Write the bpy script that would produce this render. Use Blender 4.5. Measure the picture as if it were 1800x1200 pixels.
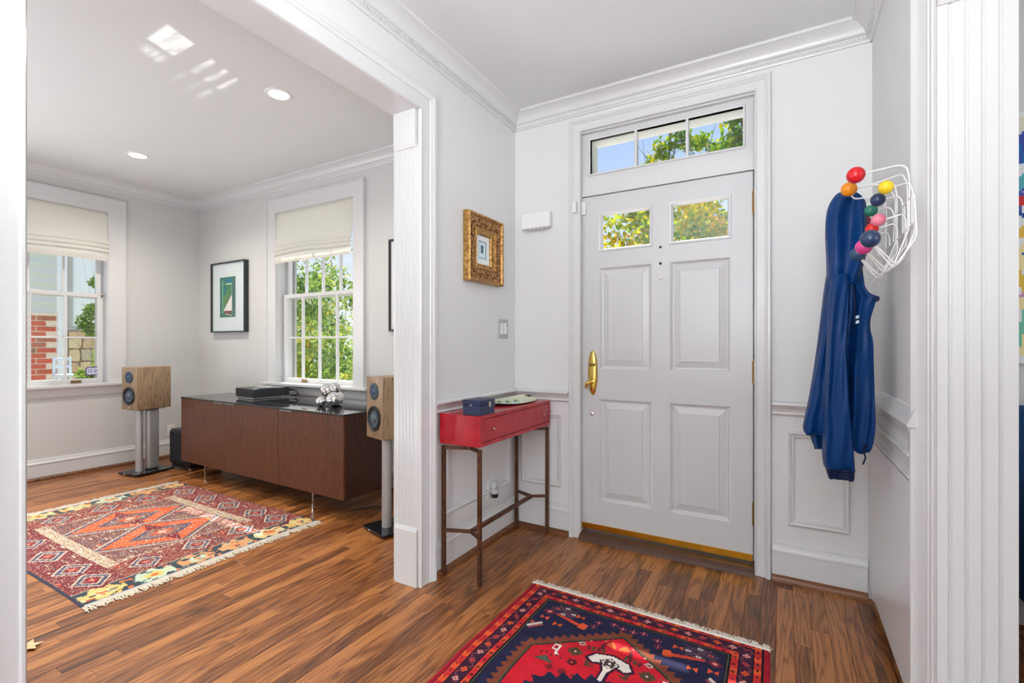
import bpy, bmesh, math, random
import numpy as np
from mathutils import Vector, Matrix, Euler
random.seed(7); RS = np.random.RandomState(7)
for o in list(bpy.data.objects): bpy.data.objects.remove(o)
S = bpy.context.scene
COL = S.collection
PI = math.pi
# ------------------------------------------------------------------ camera
H = 1.18
TH = math.radians(29.72)
FPX = 841.0
cd = bpy.data.cameras.new('camera'); cam = bpy.data.objects.new('camera', cd); COL.objects.link(cam)
cam.location = (0, 0, H); cam.rotation_euler = (PI/2, 0, TH)
cd.sensor_width = 36; cd.lens = FPX/1800*36; cd.shift_y = 7/1800; cd.clip_start = .02; cd.clip_end = 300
S.camera = cam
# ------------------------------------------------------------------ light
VS = S.view_settings
VS.view_transform = 'Standard'; VS.look = 'None'; VS.gamma = 1; VS.use_curve_mapping = False; VS.exposure = 0.02
W = bpy.data.worlds.new('sky'); S.world = W; W.use_nodes = True
nt = W.node_tree; bg = nt.nodes['Background']
tc = nt.nodes.new('ShaderNodeTexCoord'); sx = nt.nodes.new('ShaderNodeSeparateXYZ'); rp = nt.nodes.new('ShaderNodeValToRGB')
nt.links.new(tc.outputs['Generated'], sx.inputs[0]); nt.links.new(sx.outputs['Z'], rp.inputs[0])
rp.color_ramp.elements[0].position = 0.0; rp.color_ramp.elements[0].color = (.95, .97, 1.0, 1)
rp.color_ramp.elements[1].position = .5; rp.color_ramp.elements[1].color = (.30, .52, .95, 1)
nt.links.new(rp.outputs[0], bg.inputs[0]); bg.inputs[1].default_value = 1.08

def lamp(name, kind, loc, direction, energy, color=(1, 1, 1), **kw):
    l = bpy.data.lights.new(name, kind); l.energy = energy; l.color = color
    for k, v in kw.items(): setattr(l, k, v)
    o = bpy.data.objects.new(name, l); COL.objects.link(o); o.location = loc
    o.rotation_euler = Vector(direction).to_track_quat('-Z', 'Y').to_euler()
    return o
SUN = Vector((.37, -.97, -1.77))
lamp('sun', 'SUN', (-3, 8, 14), SUN, 10.0, (1, .95, .86), angle=math.radians(.53))
# fill panels added out of view in the hall, living room and side room
lamp('hall_fill', 'AREA', (-.6, -2.7, 1.5), (0, 1, .06), 24, (.95, .975, 1), shape='RECTANGLE', size=1.7, size_y=2.0)
lamp('living_fill', 'AREA', (-3.7, -2.7, 1.5), (-.35, 1, .04), 5, (.95, .975, 1), shape='RECTANGLE', size=3.6, size_y=2.0)
lamp('living_side_fill', 'AREA', (-5.60, .2, 1.5), (1, 0, -.12), 30, (.90, .95, 1), shape='RECTANGLE', size=1.5, size_y=1.6)  # added panel that lightens the near floor, no window built here
lamp('side_room_fill', 'AREA', (3.9, -.1, 1.5), (-1, .25, .03), 48, (.96, .98, 1), shape='RECTANGLE', size=.8, size_y=1.7)  # added panel that lights the foyer's left wall through the opening
# upward fill lamps added out of view, bounced off the ceilings
lamp('hall_bounce', 'AREA', (-.15, -.95, 1.45), (.1, .14, 1), 150, (.91, .955, 1), shape='RECTANGLE', size=1.2, size_y=1.4)
lamp('living_bounce', 'AREA', (-3.9, -.35, .3), (-.12, .12, 1), 50, (.82, .92, 1), shape='RECTANGLE', size=2.6, size_y=1.0)
# patterned spot added in place of sunlight reflected by the credenza glass, pane by pane
gl = lamp('glint_pattern_spot', 'SPOT', (-3.42, 2.42, .76), (0, 0, 1), 230, (1, .98, .95), spot_size=math.radians(95), spot_blend=.1, shadow_soft_size=.001)
gl.rotation_euler = (PI, 0, 0)
gl.data.use_nodes = True; t_ = gl.data.node_tree; em = t_.nodes['Emission']
def gmath(op, a, b=None, c=None):
    n = t_.nodes.new('ShaderNodeMath'); n.operation = op
    for i, v in enumerate((a, b, c)):
        if v is None: continue
        if isinstance(v, (int, float)): n.inputs[i].default_value = v
        else: t_.links.new(v, n.inputs[i])
    return n.outputs[0]
gtc = t_.nodes.new('ShaderNodeTexCoord'); gs_ = t_.nodes.new('ShaderNodeSeparateXYZ'); t_.links.new(gtc.outputs['Normal'], gs_.inputs[0])
gX = gmath('ADD', gmath('MULTIPLY', gmath('DIVIDE', gs_.outputs['X'], gs_.outputs['Z']), -2.005), -3.42)     # where the ray meets the ceiling
gY = gmath('ADD', gmath('MULTIPLY', gmath('DIVIDE', gs_.outputs['Y'], gs_.outputs['Z']), 2.005), 2.42)
def gbox(v, lo, hi, soft):
    up = gmath('DIVIDE', gmath('SUBTRACT', v, lo), soft); dn = gmath('DIVIDE', gmath('SUBTRACT', hi, v), soft)
    n = t_.nodes.new('ShaderNodeMath'); n.operation = 'MINIMUM'; n.use_clamp = True; t_.links.new(up, n.inputs[0]); t_.links.new(dn, n.inputs[1]); return n.outputs[0]
gn = t_.nodes.new('ShaderNodeTexNoise'); gn.inputs['Scale'].default_value = 1; gn.inputs['Detail'].default_value = 2
gc = t_.nodes.new('ShaderNodeCombineXYZ'); t_.links.new(gmath('MULTIPLY', gX, 5), gc.inputs[0]); t_.links.new(gmath('MULTIPLY', gY, 28), gc.inputs[1]); t_.links.new(gc.outputs[0], gn.inputs['Vector'])
gd = gmath('MULTIPLY_ADD', gn.outputs[0], 2.2, -.45)
gk = gmath('MULTIPLY_ADD', gY, .35, gX)     # pane pattern runs askew
tot = None
for (x0, x1, y0, y1, k, sf) in ((-2.445, -2.215, 1.20, 1.365, 1.0, .02), (-2.60, -2.46, 1.215, 1.365, .55, .05),
                                (-2.475, -2.23, 1.465, 1.515, 1.0, .03), (-2.475, -2.23, 1.555, 1.605, .9, .03), (-2.475, -2.23, 1.64, 1.69, .6, .03),
                                (-2.70, -2.49, 1.46, 1.50, .5, .06), (-2.70, -2.49, 1.55, 1.59, .45, .06), (-2.70, -2.49, 1.625, 1.69, .45, .06)):
    v = gmath('MULTIPLY', gmath('MULTIPLY', gbox(gk, x0, x1, sf), gbox(gY, y0, y1, sf*.8)), k)
    tot = v if tot is None else gmath('ADD', tot, v)
t_.links.new(gmath('MULTIPLY', tot, gmath('MAXIMUM', gd, .25)), em.inputs['Strength'])

# ------------------------------------------------------------------ helpers
def tag(o, label=None, cat=None, group=None, kind=None):
    if label: o['label'] = label
    if cat: o['category'] = cat
    if group: o['group'] = group
    if kind: o['kind'] = kind
    return o

class MB:
    """collects shapes; build() links them as one mesh object"""
    def __init__(s): s.v = []; s.f = []; s.m = []
    def add(s, vs, fs, mi=0):
        n = len(s.v); s.v += [tuple(v) for v in vs]
        for f in fs: s.f.append([i+n for i in f]); s.m.append(mi)
        return s
    def bm(s, b, mi=0, M=None):
        b.verts.index_update()
        vs = [(M @ v.co) if M else v.co.copy() for v in b.verts]
        s.add(vs, [[v.index for v in f.verts] for f in b.faces], mi); b.free(); return s
    def box(s, x0, x1, y0, y1, z0, z1, bev=0, mi=0, M=None, seg=1):
        b = bmesh.new(); bmesh.ops.create_cube(b, size=1)
        for v in b.verts:
            v.co = Vector(((x0+x1)/2+v.co.x*(x1-x0), (y0+y1)/2+v.co.y*(y1-y0), (z0+z1)/2+v.co.z*(z1-z0)))
        if bev: bmesh.ops.bevel(b, geom=b.edges[:], offset=bev, segments=seg, affect='EDGES', profile=.5)
        return s.bm(b, mi, M)
    def cyl(s, p0, p1, r0, r1=None, n=16, mi=0, cap=True):
        r1 = r0 if r1 is None else r1
        p0 = Vector(p0); p1 = Vector(p1); d = (p1-p0).normalized()
        a = d.orthogonal().normalized(); c = d.cross(a); vs = []
        for p, r in ((p0, r0), (p1, r1)):
            for i in range(n):
                t = 2*PI*i/n; vs.append(p+a*math.cos(t)*r+c*math.sin(t)*r)
        fs = [[i, (i+1) % n, n+(i+1) % n, n+i] for i in range(n)]
        if cap: fs += [list(range(n))[::-1], list(range(n, 2*n))]
        return s.add(vs, fs, mi)
    def tube(s, pts, r, n=8, mi=0):
        pts = [Vector(p) for p in pts]; rs = r if isinstance(r, (list, tuple)) else [r]*len(pts)
        vs = []; prev = None
        for i, p in enumerate(pts):
            d = (pts[min(i+1, len(pts)-1)]-pts[max(i-1, 0)]).normalized()
            if prev is None: a = d.orthogonal().normalized()
            else:
                a = prev-d*prev.dot(d); a = a.normalized() if a.length > 1e-6 else d.orthogonal().normalized()
            prev = a; c = d.cross(a)
            for k in range(n):
                t = 2*PI*k/n; vs.append(p+(a*math.cos(t)+c*math.sin(t))*rs[i])
        fs = []
        for i in range(len(pts)-1):
            for k in range(n):
                fs.append([i*n+k, i*n+(k+1) % n, (i+1)*n+(k+1) % n, (i+1)*n+k])
        fs += [list(range(n))[::-1], [(len(pts)-1)*n+k for k in range(n)]]
        return s.add(vs, fs, mi)
    def lathe(s, prof, origin, axis=(0, 0, 1), n=24, mi=0):
        """prof: list of (r, h) along axis"""
        o = Vector(origin); d = Vector(axis).normalized(); a = d.orthogonal().normalized(); c = d.cross(a); vs = []
        for r, h in prof:
            for k in range(n):
                t = 2*PI*k/n; vs.append(o+d*h+(a*math.cos(t)+c*math.sin(t))*max(r, 1e-5))
        fs = []
        for i in range(len(prof)-1):
            for k in range(n):
                fs.append([i*n+k, i*n+(k+1) % n, (i+1)*n+(k+1) % n, (i+1)*n+k])
        fs += [list(range(n))[::-1], [(len(prof)-1)*n+k for k in range(n)]]
        return s.add(vs, fs, mi)
    def sphere(s, c, r, n=24, m=14, mi=0, sc=(1, 1, 1)):
        b = bmesh.new(); bmesh.ops.create_uvsphere(b, u_segments=n, v_segments=m, radius=r)
        M = Matrix.Translation(c) @ Matrix.Diagonal((sc[0], sc[1], sc[2], 1))
        return s.bm(b, mi, M)
    def prism(s, poly, f0, f1, mi=0):
        """poly: 2D points; f0, f1 map a 2D point to the two end positions"""
        n = len(poly); vs = [f0(*p) for p in poly]+[f1(*p) for p in poly]
        fs = [[i, (i+1) % n, n+(i+1) % n, n+i] for i in range(n)]+[list(range(n))[::-1], list(range(n, 2*n))]
        return s.add(vs, fs, mi)
    def strip(s, rings, closed=True, caps=True, mi=0):
        """rings: lists of points, each ring the same length"""
        n = len(rings[0]); vs = [p for r in rings for p in r]; fs = []
        for i in range(len(rings)-1):
            for k in range(n if closed else n-1):
                fs.append([i*n+k, i*n+(k+1) % n, (i+1)*n+(k+1) % n, (i+1)*n+k])
        if caps and closed: fs += [list(range(n))[::-1], [(len(rings)-1)*n+k for k in range(n)]]
        return s.add(vs, fs, mi)
    def build(s, name, mat, parent=None, smooth=None, fix=True):
        me = bpy.data.meshes.new(name); me.from_pydata(s.v, [], s.f)
        mats = mat if isinstance(mat, (list, tuple)) else [mat]
        for m in mats: me.materials.append(m)
        if len(mats) > 1: me.polygons.foreach_set('material_index', s.m)
        if fix:
            b = bmesh.new(); b.from_mesh(me); bmesh.ops.recalc_face_normals(b, faces=b.faces[:]); b.to_mesh(me); b.free()
        if smooth:
            me.shade_smooth(); me.set_sharp_from_angle(angle=math.radians(smooth))
        me.update()
        return link(bpy.data.objects.new(name, me), parent)

EW = {}
def link(o, parent=None):
    COL.objects.link(o)
    if parent is not None:
        o.parent = parent
        if parent.name in EW: o.matrix_parent_inverse = EW[parent.name]
    return o
def thing(name, label, cat, loc=(0, 0, 0), group=None, rz=0):
    """an Empty at the base of a thing; its parts are built in world coordinates"""
    o = bpy.data.objects.new(name, None); o.empty_display_size = .05; COL.objects.link(o)
    o.location = loc; o.rotation_euler = (0, 0, rz)
    EW[o.name] = (Matrix.Translation(loc) @ Matrix.Rotation(rz, 4, 'Z')).inverted()
    return tag(o, label, cat, group)
def struct(o, label): return tag(o, label, None, None, 'structure')
def copy_tree(o, loc, label=None, rz=None):
    """copy of a thing with copies of its parts and sub-parts"""
    def cp(x, parent):
        c = x.copy(); COL.objects.link(c)
        if parent is not None:
            m = x.matrix_parent_inverse.copy(); c.parent = parent; c.matrix_parent_inverse = m
        for ch in list(x.children): cp(ch, c)
        return c
    r = cp(o, None); r.location = loc
    if rz is not None: r.rotation_euler = (0, 0, rz)
    if label: r['label'] = label
    return r

# ------------------------------------------------------------------ materials
def mat(name, col=(.8, .8, .8), rough=.5, metal=0, spec=.5, **kw):
    m = bpy.data.materials.new(name); m.use_nodes = True
    b = m.node_tree.nodes['Principled BSDF']
    b.inputs['Base Color'].default_value = (*col, 1); b.inputs['Roughness'].default_value = rough
    b.inputs['Metallic'].default_value = metal; b.inputs['Specular IOR Level'].default_value = spec
    for k, v in kw.items(): b.inputs[k].default_value = v
    m['b'] = 1
    return m
def N(m, t, **kw):
    n = m.node_tree.nodes.new(t)
    for k, v in kw.items(): setattr(n, k, v)
    return n
def L(m, a, b): m.node_tree.links.new(a, b)
def BS(m): return m.node_tree.nodes['Principled BSDF']
def noise(m, scale, detail=3, vec=None, dim=None, dist=0):
    n = N(m, 'ShaderNodeTexNoise'); n.inputs['Scale'].default_value = scale; n.inputs['Detail'].default_value = detail
    n.inputs['Distortion'].default_value = dist
    if vec is not None: L(m, vec, n.inputs['Vector'])
    return n
def bump(m, h, strength=.1, dist=.01):
    b = N(m, 'ShaderNodeBump'); b.inputs['Strength'].default_value = strength; b.inputs['Distance'].default_value = dist
    L(m, h, b.inputs['Height']); L(m, b.outputs[0], BS(m).inputs['Normal']); return b
def ramp(m, fac, stops):
    r = N(m, 'ShaderNodeValToRGB'); e = r.color_ramp.elements
    while len(e) < len(stops): e.new(.5)
    for i, (p, c) in enumerate(stops): e[i].position = p; e[i].color = (*c, 1)
    L(m, fac, r.inputs[0]); return r
def srgb(r, g, b):
    f = lambda c: ((c/255+.055)/1.055)**2.4 if c > 10 else c/255/12.92
    return (f(r), f(g), f(b))
def pos(m):
    return N(m, 'ShaderNodeNewGeometry').outputs['Position']
def vmul(m, vec, s):
    n = N(m, 'ShaderNodeMapping'); n.inputs['Scale'].default_value = s; L(m, vec, n.inputs['Vector']); return n.outputs[0]

def paint(name, col, rough, b=.04, sc=60):
    m = mat(name, col, rough); n = noise(m, sc, 3, pos(m)); bump(m, n.outputs[0], b, .004); return m
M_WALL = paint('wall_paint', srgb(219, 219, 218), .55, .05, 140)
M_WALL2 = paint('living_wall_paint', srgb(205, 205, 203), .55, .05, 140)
M_CEIL = paint('ceiling_paint', srgb(220, 221, 221), .55, .04, 120)
M_TRIM = paint('trim_paint', srgb(213, 213, 213), .25, .03, 40)
M_DOORP = paint('door_paint', srgb(206, 206, 207), .3, .03, 30)
M_WHITE = mat('white_plastic', srgb(232, 232, 230), .35)
M_BLACK = mat('black_metal', (.012, .012, .013), .35)
M_GAP = mat('dark_void', (.006, .006, .006), .9)
M_GLOSSB = mat('black_glass_plate', (.008, .008, .01), .06)
M_RUBBER = mat('rubber', (.02, .02, .022), .7)
M_ALU = mat('satin_aluminium', srgb(184, 184, 184), .5, .55)
M_CHROME = mat('chrome', (.86, .86, .87), .05, 1)
M_MIRROR = mat('mirror_silver', (.86, .85, .83), .03, 1)
M_BRASS = mat('polished_brass', srgb(232, 196, 106), .12, 1)
M_BRASSD = mat('brass_strip', srgb(200, 140, 40), .25, 1)
M_HINGE = mat('aged_brass', srgb(150, 118, 70), .4, .9)

def oak(name, dark, mid, light, rough=.3, gs=1.0, axis='Y', rnd=True, coat=.0, gc=1.1):
    """plank wood: cathedral grain along one axis, each board its own tone"""
    m = mat(name, mid, rough)
    g = N(m, 'ShaderNodeNewGeometry'); oi = N(m, 'ShaderNodeObjectInfo')
    add = N(m, 'ShaderNodeMath', operation='ADD'); L(m, oi.outputs['Random'], add.inputs[0]); L(m, g.outputs['Random Per Island'], add.inputs[1])
    fr = N(m, 'ShaderNodeMath', operation='FRACT'); L(m, add.outputs[0], fr.inputs[0])
    sc = N(m, 'ShaderNodeVectorMath', operation='SCALE'); sc.inputs[0].default_value = (37, 53, 19); L(m, fr.outputs[0], sc.inputs['Scale'])
    ad = N(m, 'ShaderNodeVectorMath', operation='ADD'); L(m, g.outputs['Position'], ad.inputs[0]); L(m, sc.outputs[0], ad.inputs[1])
    s = {'Y': (11*gs, .85*gs, 11*gs), 'Z': (11*gs, 11*gs, .8*gs), 'X': (.85*gs, 11*gs, 11*gs)}[axis]
    v = vmul(m, ad.outputs[0], s)
    n1 = noise(m, 1.0, 2, v, dist=.25)
    mu = N(m, 'ShaderNodeMath', operation='MULTIPLY'); L(m, n1.outputs[0], mu.inputs[0]); mu.inputs[1].default_value = 11
    f1 = N(m, 'ShaderNodeMath', operation='PINGPONG'); L(m, mu.outputs[0], f1.inputs[0]); f1.inputs[1].default_value = .5
    f2 = N(m, 'ShaderNodeMath', operation='POWER'); L(m, f1.outputs[0], f2.inputs[0]); f2.inputs[1].default_value = .55
    s2 = {'Y': (260, 9, 260), 'Z': (260, 260, 9), 'X': (9, 260, 260)}[axis]
    n2 = noise(m, 1.0, 3, vmul(m, ad.outputs[0], s2))
    mx = N(m, 'ShaderNodeMath', operation='MULTIPLY_ADD'); L(m, f2.outputs[0], mx.inputs[0]); mx.inputs[1].default_value = gc; L(m, n2.outputs[0], mx.inputs[2])
    ml = N(m, 'ShaderNodeMath', operation='MULTIPLY_ADD'); L(m, fr.outputs[0], ml.inputs[0]); ml.inputs[1].default_value = .42 if rnd else 0.0; ml.inputs[2].default_value = -.23 if rnd else 0
    sm = N(m, 'ShaderNodeMath', operation='ADD'); L(m, mx.outputs[0], sm.inputs[0]); L(m, ml.outputs[0], sm.inputs[1])
    r = ramp(m, sm.outputs[0], [(.3, dark), (.68, mid), (1.0, light)])
    L(m, r.outputs[0], BS(m).inputs['Base Color']); bump(m, mx.outputs[0], .06, .002)
    BS(m).inputs['Coat Weight'].default_value = coat; BS(m).inputs['Coat Roughness'].default_value = .2
    return m
M_OAK = oak('stained_oak', srgb(60, 31, 12), srgb(120, 69, 31), srgb(172, 111, 60), .36, 1.0, 'Y', True, .12, .62)
M_SHOE = oak('stained_shoe', srgb(50, 26, 14), srgb(92, 52, 28), srgb(122, 74, 42), .35, 1, 'X')
M_THRESH = oak('threshold_wood', srgb(28, 18, 13), srgb(58, 36, 26), srgb(86, 56, 42), .45, 1, 'X')
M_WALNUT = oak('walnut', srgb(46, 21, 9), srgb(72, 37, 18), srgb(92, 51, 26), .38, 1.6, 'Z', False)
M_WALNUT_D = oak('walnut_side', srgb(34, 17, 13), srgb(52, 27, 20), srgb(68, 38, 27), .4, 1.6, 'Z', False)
M_SPKW = oak('grey_walnut_veneer', srgb(84, 66, 47), srgb(124, 101, 76), srgb(156, 131, 101), .4, 1.8, 'Z', False)
M_RUST = mat('bronzed_iron', srgb(88, 54, 36), .42, .35)
n_ = noise(M_RUST, 30, 3, pos(M_RUST)); r_ = ramp(M_RUST, n_.outputs[0], [(.3, srgb(66, 40, 28)), (.7, srgb(108, 68, 44))]); L(M_RUST, r_.outputs[0], BS(M_RUST).inputs['Base Color'])
M_RED = mat('red_lacquer', srgb(172, 32, 44), .22, 0, .5)
n_ = noise(M_RED, 14, 3, pos(M_RED)); r_ = ramp(M_RED, n_.outputs[0], [(.3, srgb(160, 26, 38)), (.7, srgb(184, 38, 50))]); L(M_RED, r_.outputs[0], BS(M_RED).inputs['Base Color'])

def glass(name, tint=(1, 1, 1), gl=.06):
    m = bpy.data.materials.new(name); m.use_nodes = True; t = m.node_tree; t.nodes.clear()
    out = t.nodes.new('ShaderNodeOutputMaterial'); mx = t.nodes.new('ShaderNodeMixShader')
    tr = t.nodes.new('ShaderNodeBsdfTransparent'); tr.inputs[0].default_value = (*tint, 1)
    g = t.nodes.new('ShaderNodeBsdfGlossy'); g.inputs['Roughness'].default_value = 0.0
    mx.inputs[0].default_value = gl
    t.links.new(tr.outputs[0], mx.inputs[1]); t.links.new(g.outputs[0], mx.inputs[2]); t.links.new(mx.outputs[0], out.inputs[0])
    return m
M_GLASS = glass('window_glass', (.985, .99, .985), .03)
M_PICGLASS = glass('picture_glass', (.98, .98, .98), .05)

def cloth(name, col, col2, sc=400, rough=.9, b=.15, trans=0.0):
    m = mat(name, col, rough, 0, .2)
    n = noise(m, sc, 2, pos(m)); r = ramp(m, n.outputs[0], [(.3, col2), (.7, col)]); L(m, r.outputs[0], BS(m).inputs['Base Color']); bump(m, n.outputs[0], b, .002)
    if trans:
        t = m.node_tree; out = [x for x in t.nodes if x.type == 'OUTPUT_MATERIAL'][0]
        tl = N(m, 'ShaderNodeBsdfTranslucent'); tl.inputs[0].default_value = (*col, 1); mx = N(m, 'ShaderNodeMixShader'); mx.inputs[0].default_value = trans
        L(m, BS(m).outputs[0], mx.inputs[1]); L(m, tl.outputs[0], mx.inputs[2]); L(m, mx.outputs[0], out.inputs[0])
    return m
M_LINEN = cloth('shade_linen', srgb(244, 242, 237), srgb(234, 231, 225), 300, .9, .1, .5)
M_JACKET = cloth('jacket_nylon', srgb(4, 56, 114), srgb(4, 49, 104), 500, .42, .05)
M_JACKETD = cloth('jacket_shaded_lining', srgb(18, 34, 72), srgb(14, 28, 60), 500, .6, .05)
M_NAVYB = mat('navy_leatherette', srgb(30, 42, 78), .38)
M_SOFA = cloth('blue_upholstery', srgb(38, 80, 128), srgb(30, 66, 110), 250, .9, .2)
M_FRINGE = cloth('fringe_cotton', srgb(206, 194, 174), srgb(180, 168, 148), 600, .95, .2)

def emis(name, col, s):
    m = mat(name, (0, 0, 0), .5); BS(m).inputs['Emission Color'].default_value = (*col, 1); BS(m).inputs['Emission Strength'].default_value = s; return m
def vcol(name, rough=.9, b=.3, attr='col'):
    m = mat(name, (1, 1, 1), rough, 0, .2); a = N(m, 'ShaderNodeAttribute'); a.attribute_name = attr
    L(m, a.outputs['Color'], BS(m).inputs['Base Color']); n = noise(m, 260, 2, pos(m)); bump(m, n.outputs[0], b, .004); return m

# ------------------------------------------------------------------ room measures (metres)
YF = 2.765      # foyer front wall
XL = -1.555     # foyer left wall, room face
XJ = -1.70      # its living-room face
XR = .352       # foyer right wall
XW = -5.664     # living room far left wall
YL = 2.898      # living room front wall
ZC = 2.69; ZL = 2.765
YB = -3.0
front = lambda a, b, h: (a, YF-h, b)
left = lambda a, b, h: (XL+h, a, b)
right = lambda a, b, h: (XR-h, a, b)
farl = lambda a, b, h: (XW+h, a, b)
livf = lambda a, b, h: (a, YL-h, b)
part_l = lambda a, b, h: (XJ-h, a, b)

def pbox(mb, P, a0, a1, b0, b1, h0, h1, bev=0):
    p = P(a0, b0, h0); q = P(a1, b1, h1)
    c = [(min(p[i], q[i]), max(p[i], q[i])) for i in range(3)]
    return mb.box(*c[0], *c[1], *c[2], bev=bev)
def wall(name, label, P, a0, a1, b0, b1, holes, th, m):
    A = sorted({a0, a1, *[h[0] for h in holes], *[h[1] for h in holes]}); B = sorted({b0, b1, *[h[2] for h in holes], *[h[3] for h in holes]})
    mb = MB()
    for i in range(len(A)-1):
        for j in range(len(B)-1):
            ca = (A[i]+A[i+1])/2; cb = (B[j]+B[j+1])/2
            if any(h[0] < ca < h[1] and h[2] < cb < h[3] for h in holes): continue
            pbox(mb, P, A[i], A[i+1], B[j], B[j+1], -th, 0)
    return struct(mb.build(name, m), label)
def run(mb, P, prof, a0, a1):
    """moulding along a wall: prof is (height z, projection)"""
    return mb.prism(prof, lambda z, h: P(a0, z, h), lambda z, h: P(a1, z, h))
def frame(mb, P, a0, a1, b0, b1, prof, open_bottom=False):
    """mitred frame round an opening; prof (d outward, h projection), closed polygon"""
    def ring(k):
        r = []
        for d, h in prof:
            a = a0-d if k in (0, 1) else a1+d
            b = (b0 if open_bottom else b0-d) if k in (0, 3) else b1+d
            r.append(P(a, b, h))
        return r
    R = [ring(k) for k in range(4)]
    if open_bottom: mb.strip(R)
    else: mb.strip(R+[R[0]], caps=False)
    return mb
CASING = [(0, 0), (0, .013), (.004, .018), (.010, .018), (.014, .013), (.018, .013), (.045, .015), (.068, .017), (.072, .023), (.080, .024), (.084, .028), (.09, .032), (.105, .032), (.108, .028), (.108, 0)]
FLATC = [(0, 0), (0, .018), (.006, .02), (.012, .02), (.118, .02), (.122, .028), (.135, .028), (.137, 0)]
PANEL = [(0, 0), (0, .008), (.004, .011), (.008, .008), (.014, .012), (.02, .016), (.026, .012), (.028, 0)]
def crown(zc, dentil=False):
    return [(zc-.098, 0), (zc-.098, .008), (zc-.092, .012), (zc-.088, .012), (zc-.086, .017), (zc-.066, .017), (zc-.064, .026), (zc-.060, .03),
            (zc-.052, .033), (zc-.042, .038), (zc-.032, .046), (zc-.024, .057), (zc-.017, .070), (zc-.014, .078), (zc-.012, .084), (zc-.003, .086), (zc, .09), (zc, 0)]
RAIL = [(.830, 0), (.830, .010), (.838, .016), (.846, .012), (.852, .014), (.868, .020), (.874, .030), (.884, .036), (.893, .034), (.899, .026), (.9, 0)]
BASE = [(0, 0), (0, .016), (.140, .016), (.142, .020), (.152, .020), (.158, .014), (.170, .011), (.182, .009), (.184, 0)]
SHOE = [(0, .016), (0, .036), (.010, .035), (.022, .030), (.030, .018), (.031, .016)]

# ------------------------------------------------------------------ walls, ceilings
DX0, DX1, DZ1 = -1.095, -.138, 2.492       # front door opening incl. transom
wall('wall_front', 'pale grey foyer wall around the front door', front, XL-.145, .60, 0, ZC+.1, [(DX0, DX1, -1, DZ1)], .2, M_WALL)
WX0, WX1, WZ0, WZ1 = -4.275, -3.212, .80, 2.457
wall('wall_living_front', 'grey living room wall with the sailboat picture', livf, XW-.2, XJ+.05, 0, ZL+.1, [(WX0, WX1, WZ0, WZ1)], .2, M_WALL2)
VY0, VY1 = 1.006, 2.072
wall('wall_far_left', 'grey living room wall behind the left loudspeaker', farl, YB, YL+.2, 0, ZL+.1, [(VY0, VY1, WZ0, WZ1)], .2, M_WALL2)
OY0, OY1, OZ = .41, 1.80, 2.332
mb = MB()
for a0, a1, b0, b1 in ((OY1+.02, YL, 0, ZL+.1), (OY0-.02, OY1+.02, OZ+.01, ZL+.1), (YB, OY0-.02, 0, ZL+.1)):
    mb.box(XJ, XL, a0, a1, b0, b1)
struct(mb.build('wall_left', M_WALL), 'wall with the cased opening between foyer and living room')
mb = MB(); mb.box(XR, XR+.05, 1.9, YF, .93, ZC+.1); mb.box(XR, XR+.05, 2.745, YF, 0, .94); mb.box(.37, .547, 1.815, 1.93, 0, ZC+.1); mb.box(.40, .56, 1.93, YF, 0, ZC+.1); mb.box(.383, .547, YB, .42, 0, ZC+.1); mb.box(.383, .547, .42, 1.815, 2.335, ZC+.1)
struct(mb.build('wall_right', M_WALL), 'foyer wall behind the coat rack')
mb = MB(); mb.box(-5.9, 4.2, YB-.2, YB, 0, 2.9); struct(mb.build('wall_back', M_WALL), 'wall behind the photographer')
mb = MB(); mb.box(.547, 4.2, YF, YF+.2, 0, ZC+.1); struct(mb.build('wall_side_room_front', M_WALL), 'side room wall with the abstract painting')
mb = MB(); mb.box(4.0, 4.2, -1.0, YF, 0, ZC+.1); mb.box(.547, 4.0, -1.2, -1.0, 0, ZC+.1); struct(mb.build('wall_side_room', M_WALL), 'far walls of the side room')
mb = MB(); mb.box(XJ-.02+.1, 4.2, YB, YF+.1, ZC, ZC+.12); struct(mb.build('ceiling', M_CEIL), 'white foyer ceiling')
mb = MB(); mb.box(XW-.1, XJ+.06, YB, YL+.1, ZL, ZL+.12); struct(mb.build('ceiling_living', M_CEIL), 'white living room ceiling')

# ------------------------------------------------------------------ floor: planks run towards the front wall
mb = MB(); mb.box(XW-.2, 4.2, YB, YL+.1, -.12, -.0125)
floor = struct(mb.build('floor', M_GAP), 'stained oak strip floor')
PW = .0635
def plank_mb(w, l, mbx, x, y):
    c = .0012; z1 = 0.0; z0 = -.012
    vs = [(x-w/2, y-l/2, z0), (x+w/2, y-l/2, z0), (x+w/2, y+l/2, z0), (x-w/2, y+l/2, z0),
          (x-w/2, y-l/2, z1-c), (x+w/2, y-l/2, z1-c), (x+w/2, y+l/2, z1-c), (x-w/2, y+l/2, z1-c),
          (x-w/2+c, y-l/2+c, z1), (x+w/2-c, y-l/2+c, z1), (x+w/2-c, y+l/2-c, z1), (x-w/2+c, y+l/2-c, z1)]
    fs = [[0, 1, 5, 4], [1, 2, 6, 5], [2, 3, 7, 6], [3, 0, 4, 7], [4, 5, 9, 8], [5, 6, 10, 9], [6, 7, 11, 10], [7, 4, 8, 11], [8, 9, 10, 11]]
    mbx.add(vs, fs)
planks = []
x = XW-.02
while x < .60:
    living = x < XL-.06
    y = -.4-random.random()*.9 if not living else -.2-random.random()*.8
    ymax = YL if living else YF+.05
    while y < ymax:
        l = random.choice((.42, .6, .75, .9, 1.1, 1.35)); y2 = min(y+l, ymax)
        if y2-y > .03: planks.append((x+PW/2, (y+y2)/2, y2-y))
        y = y2
    x += PW
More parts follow.
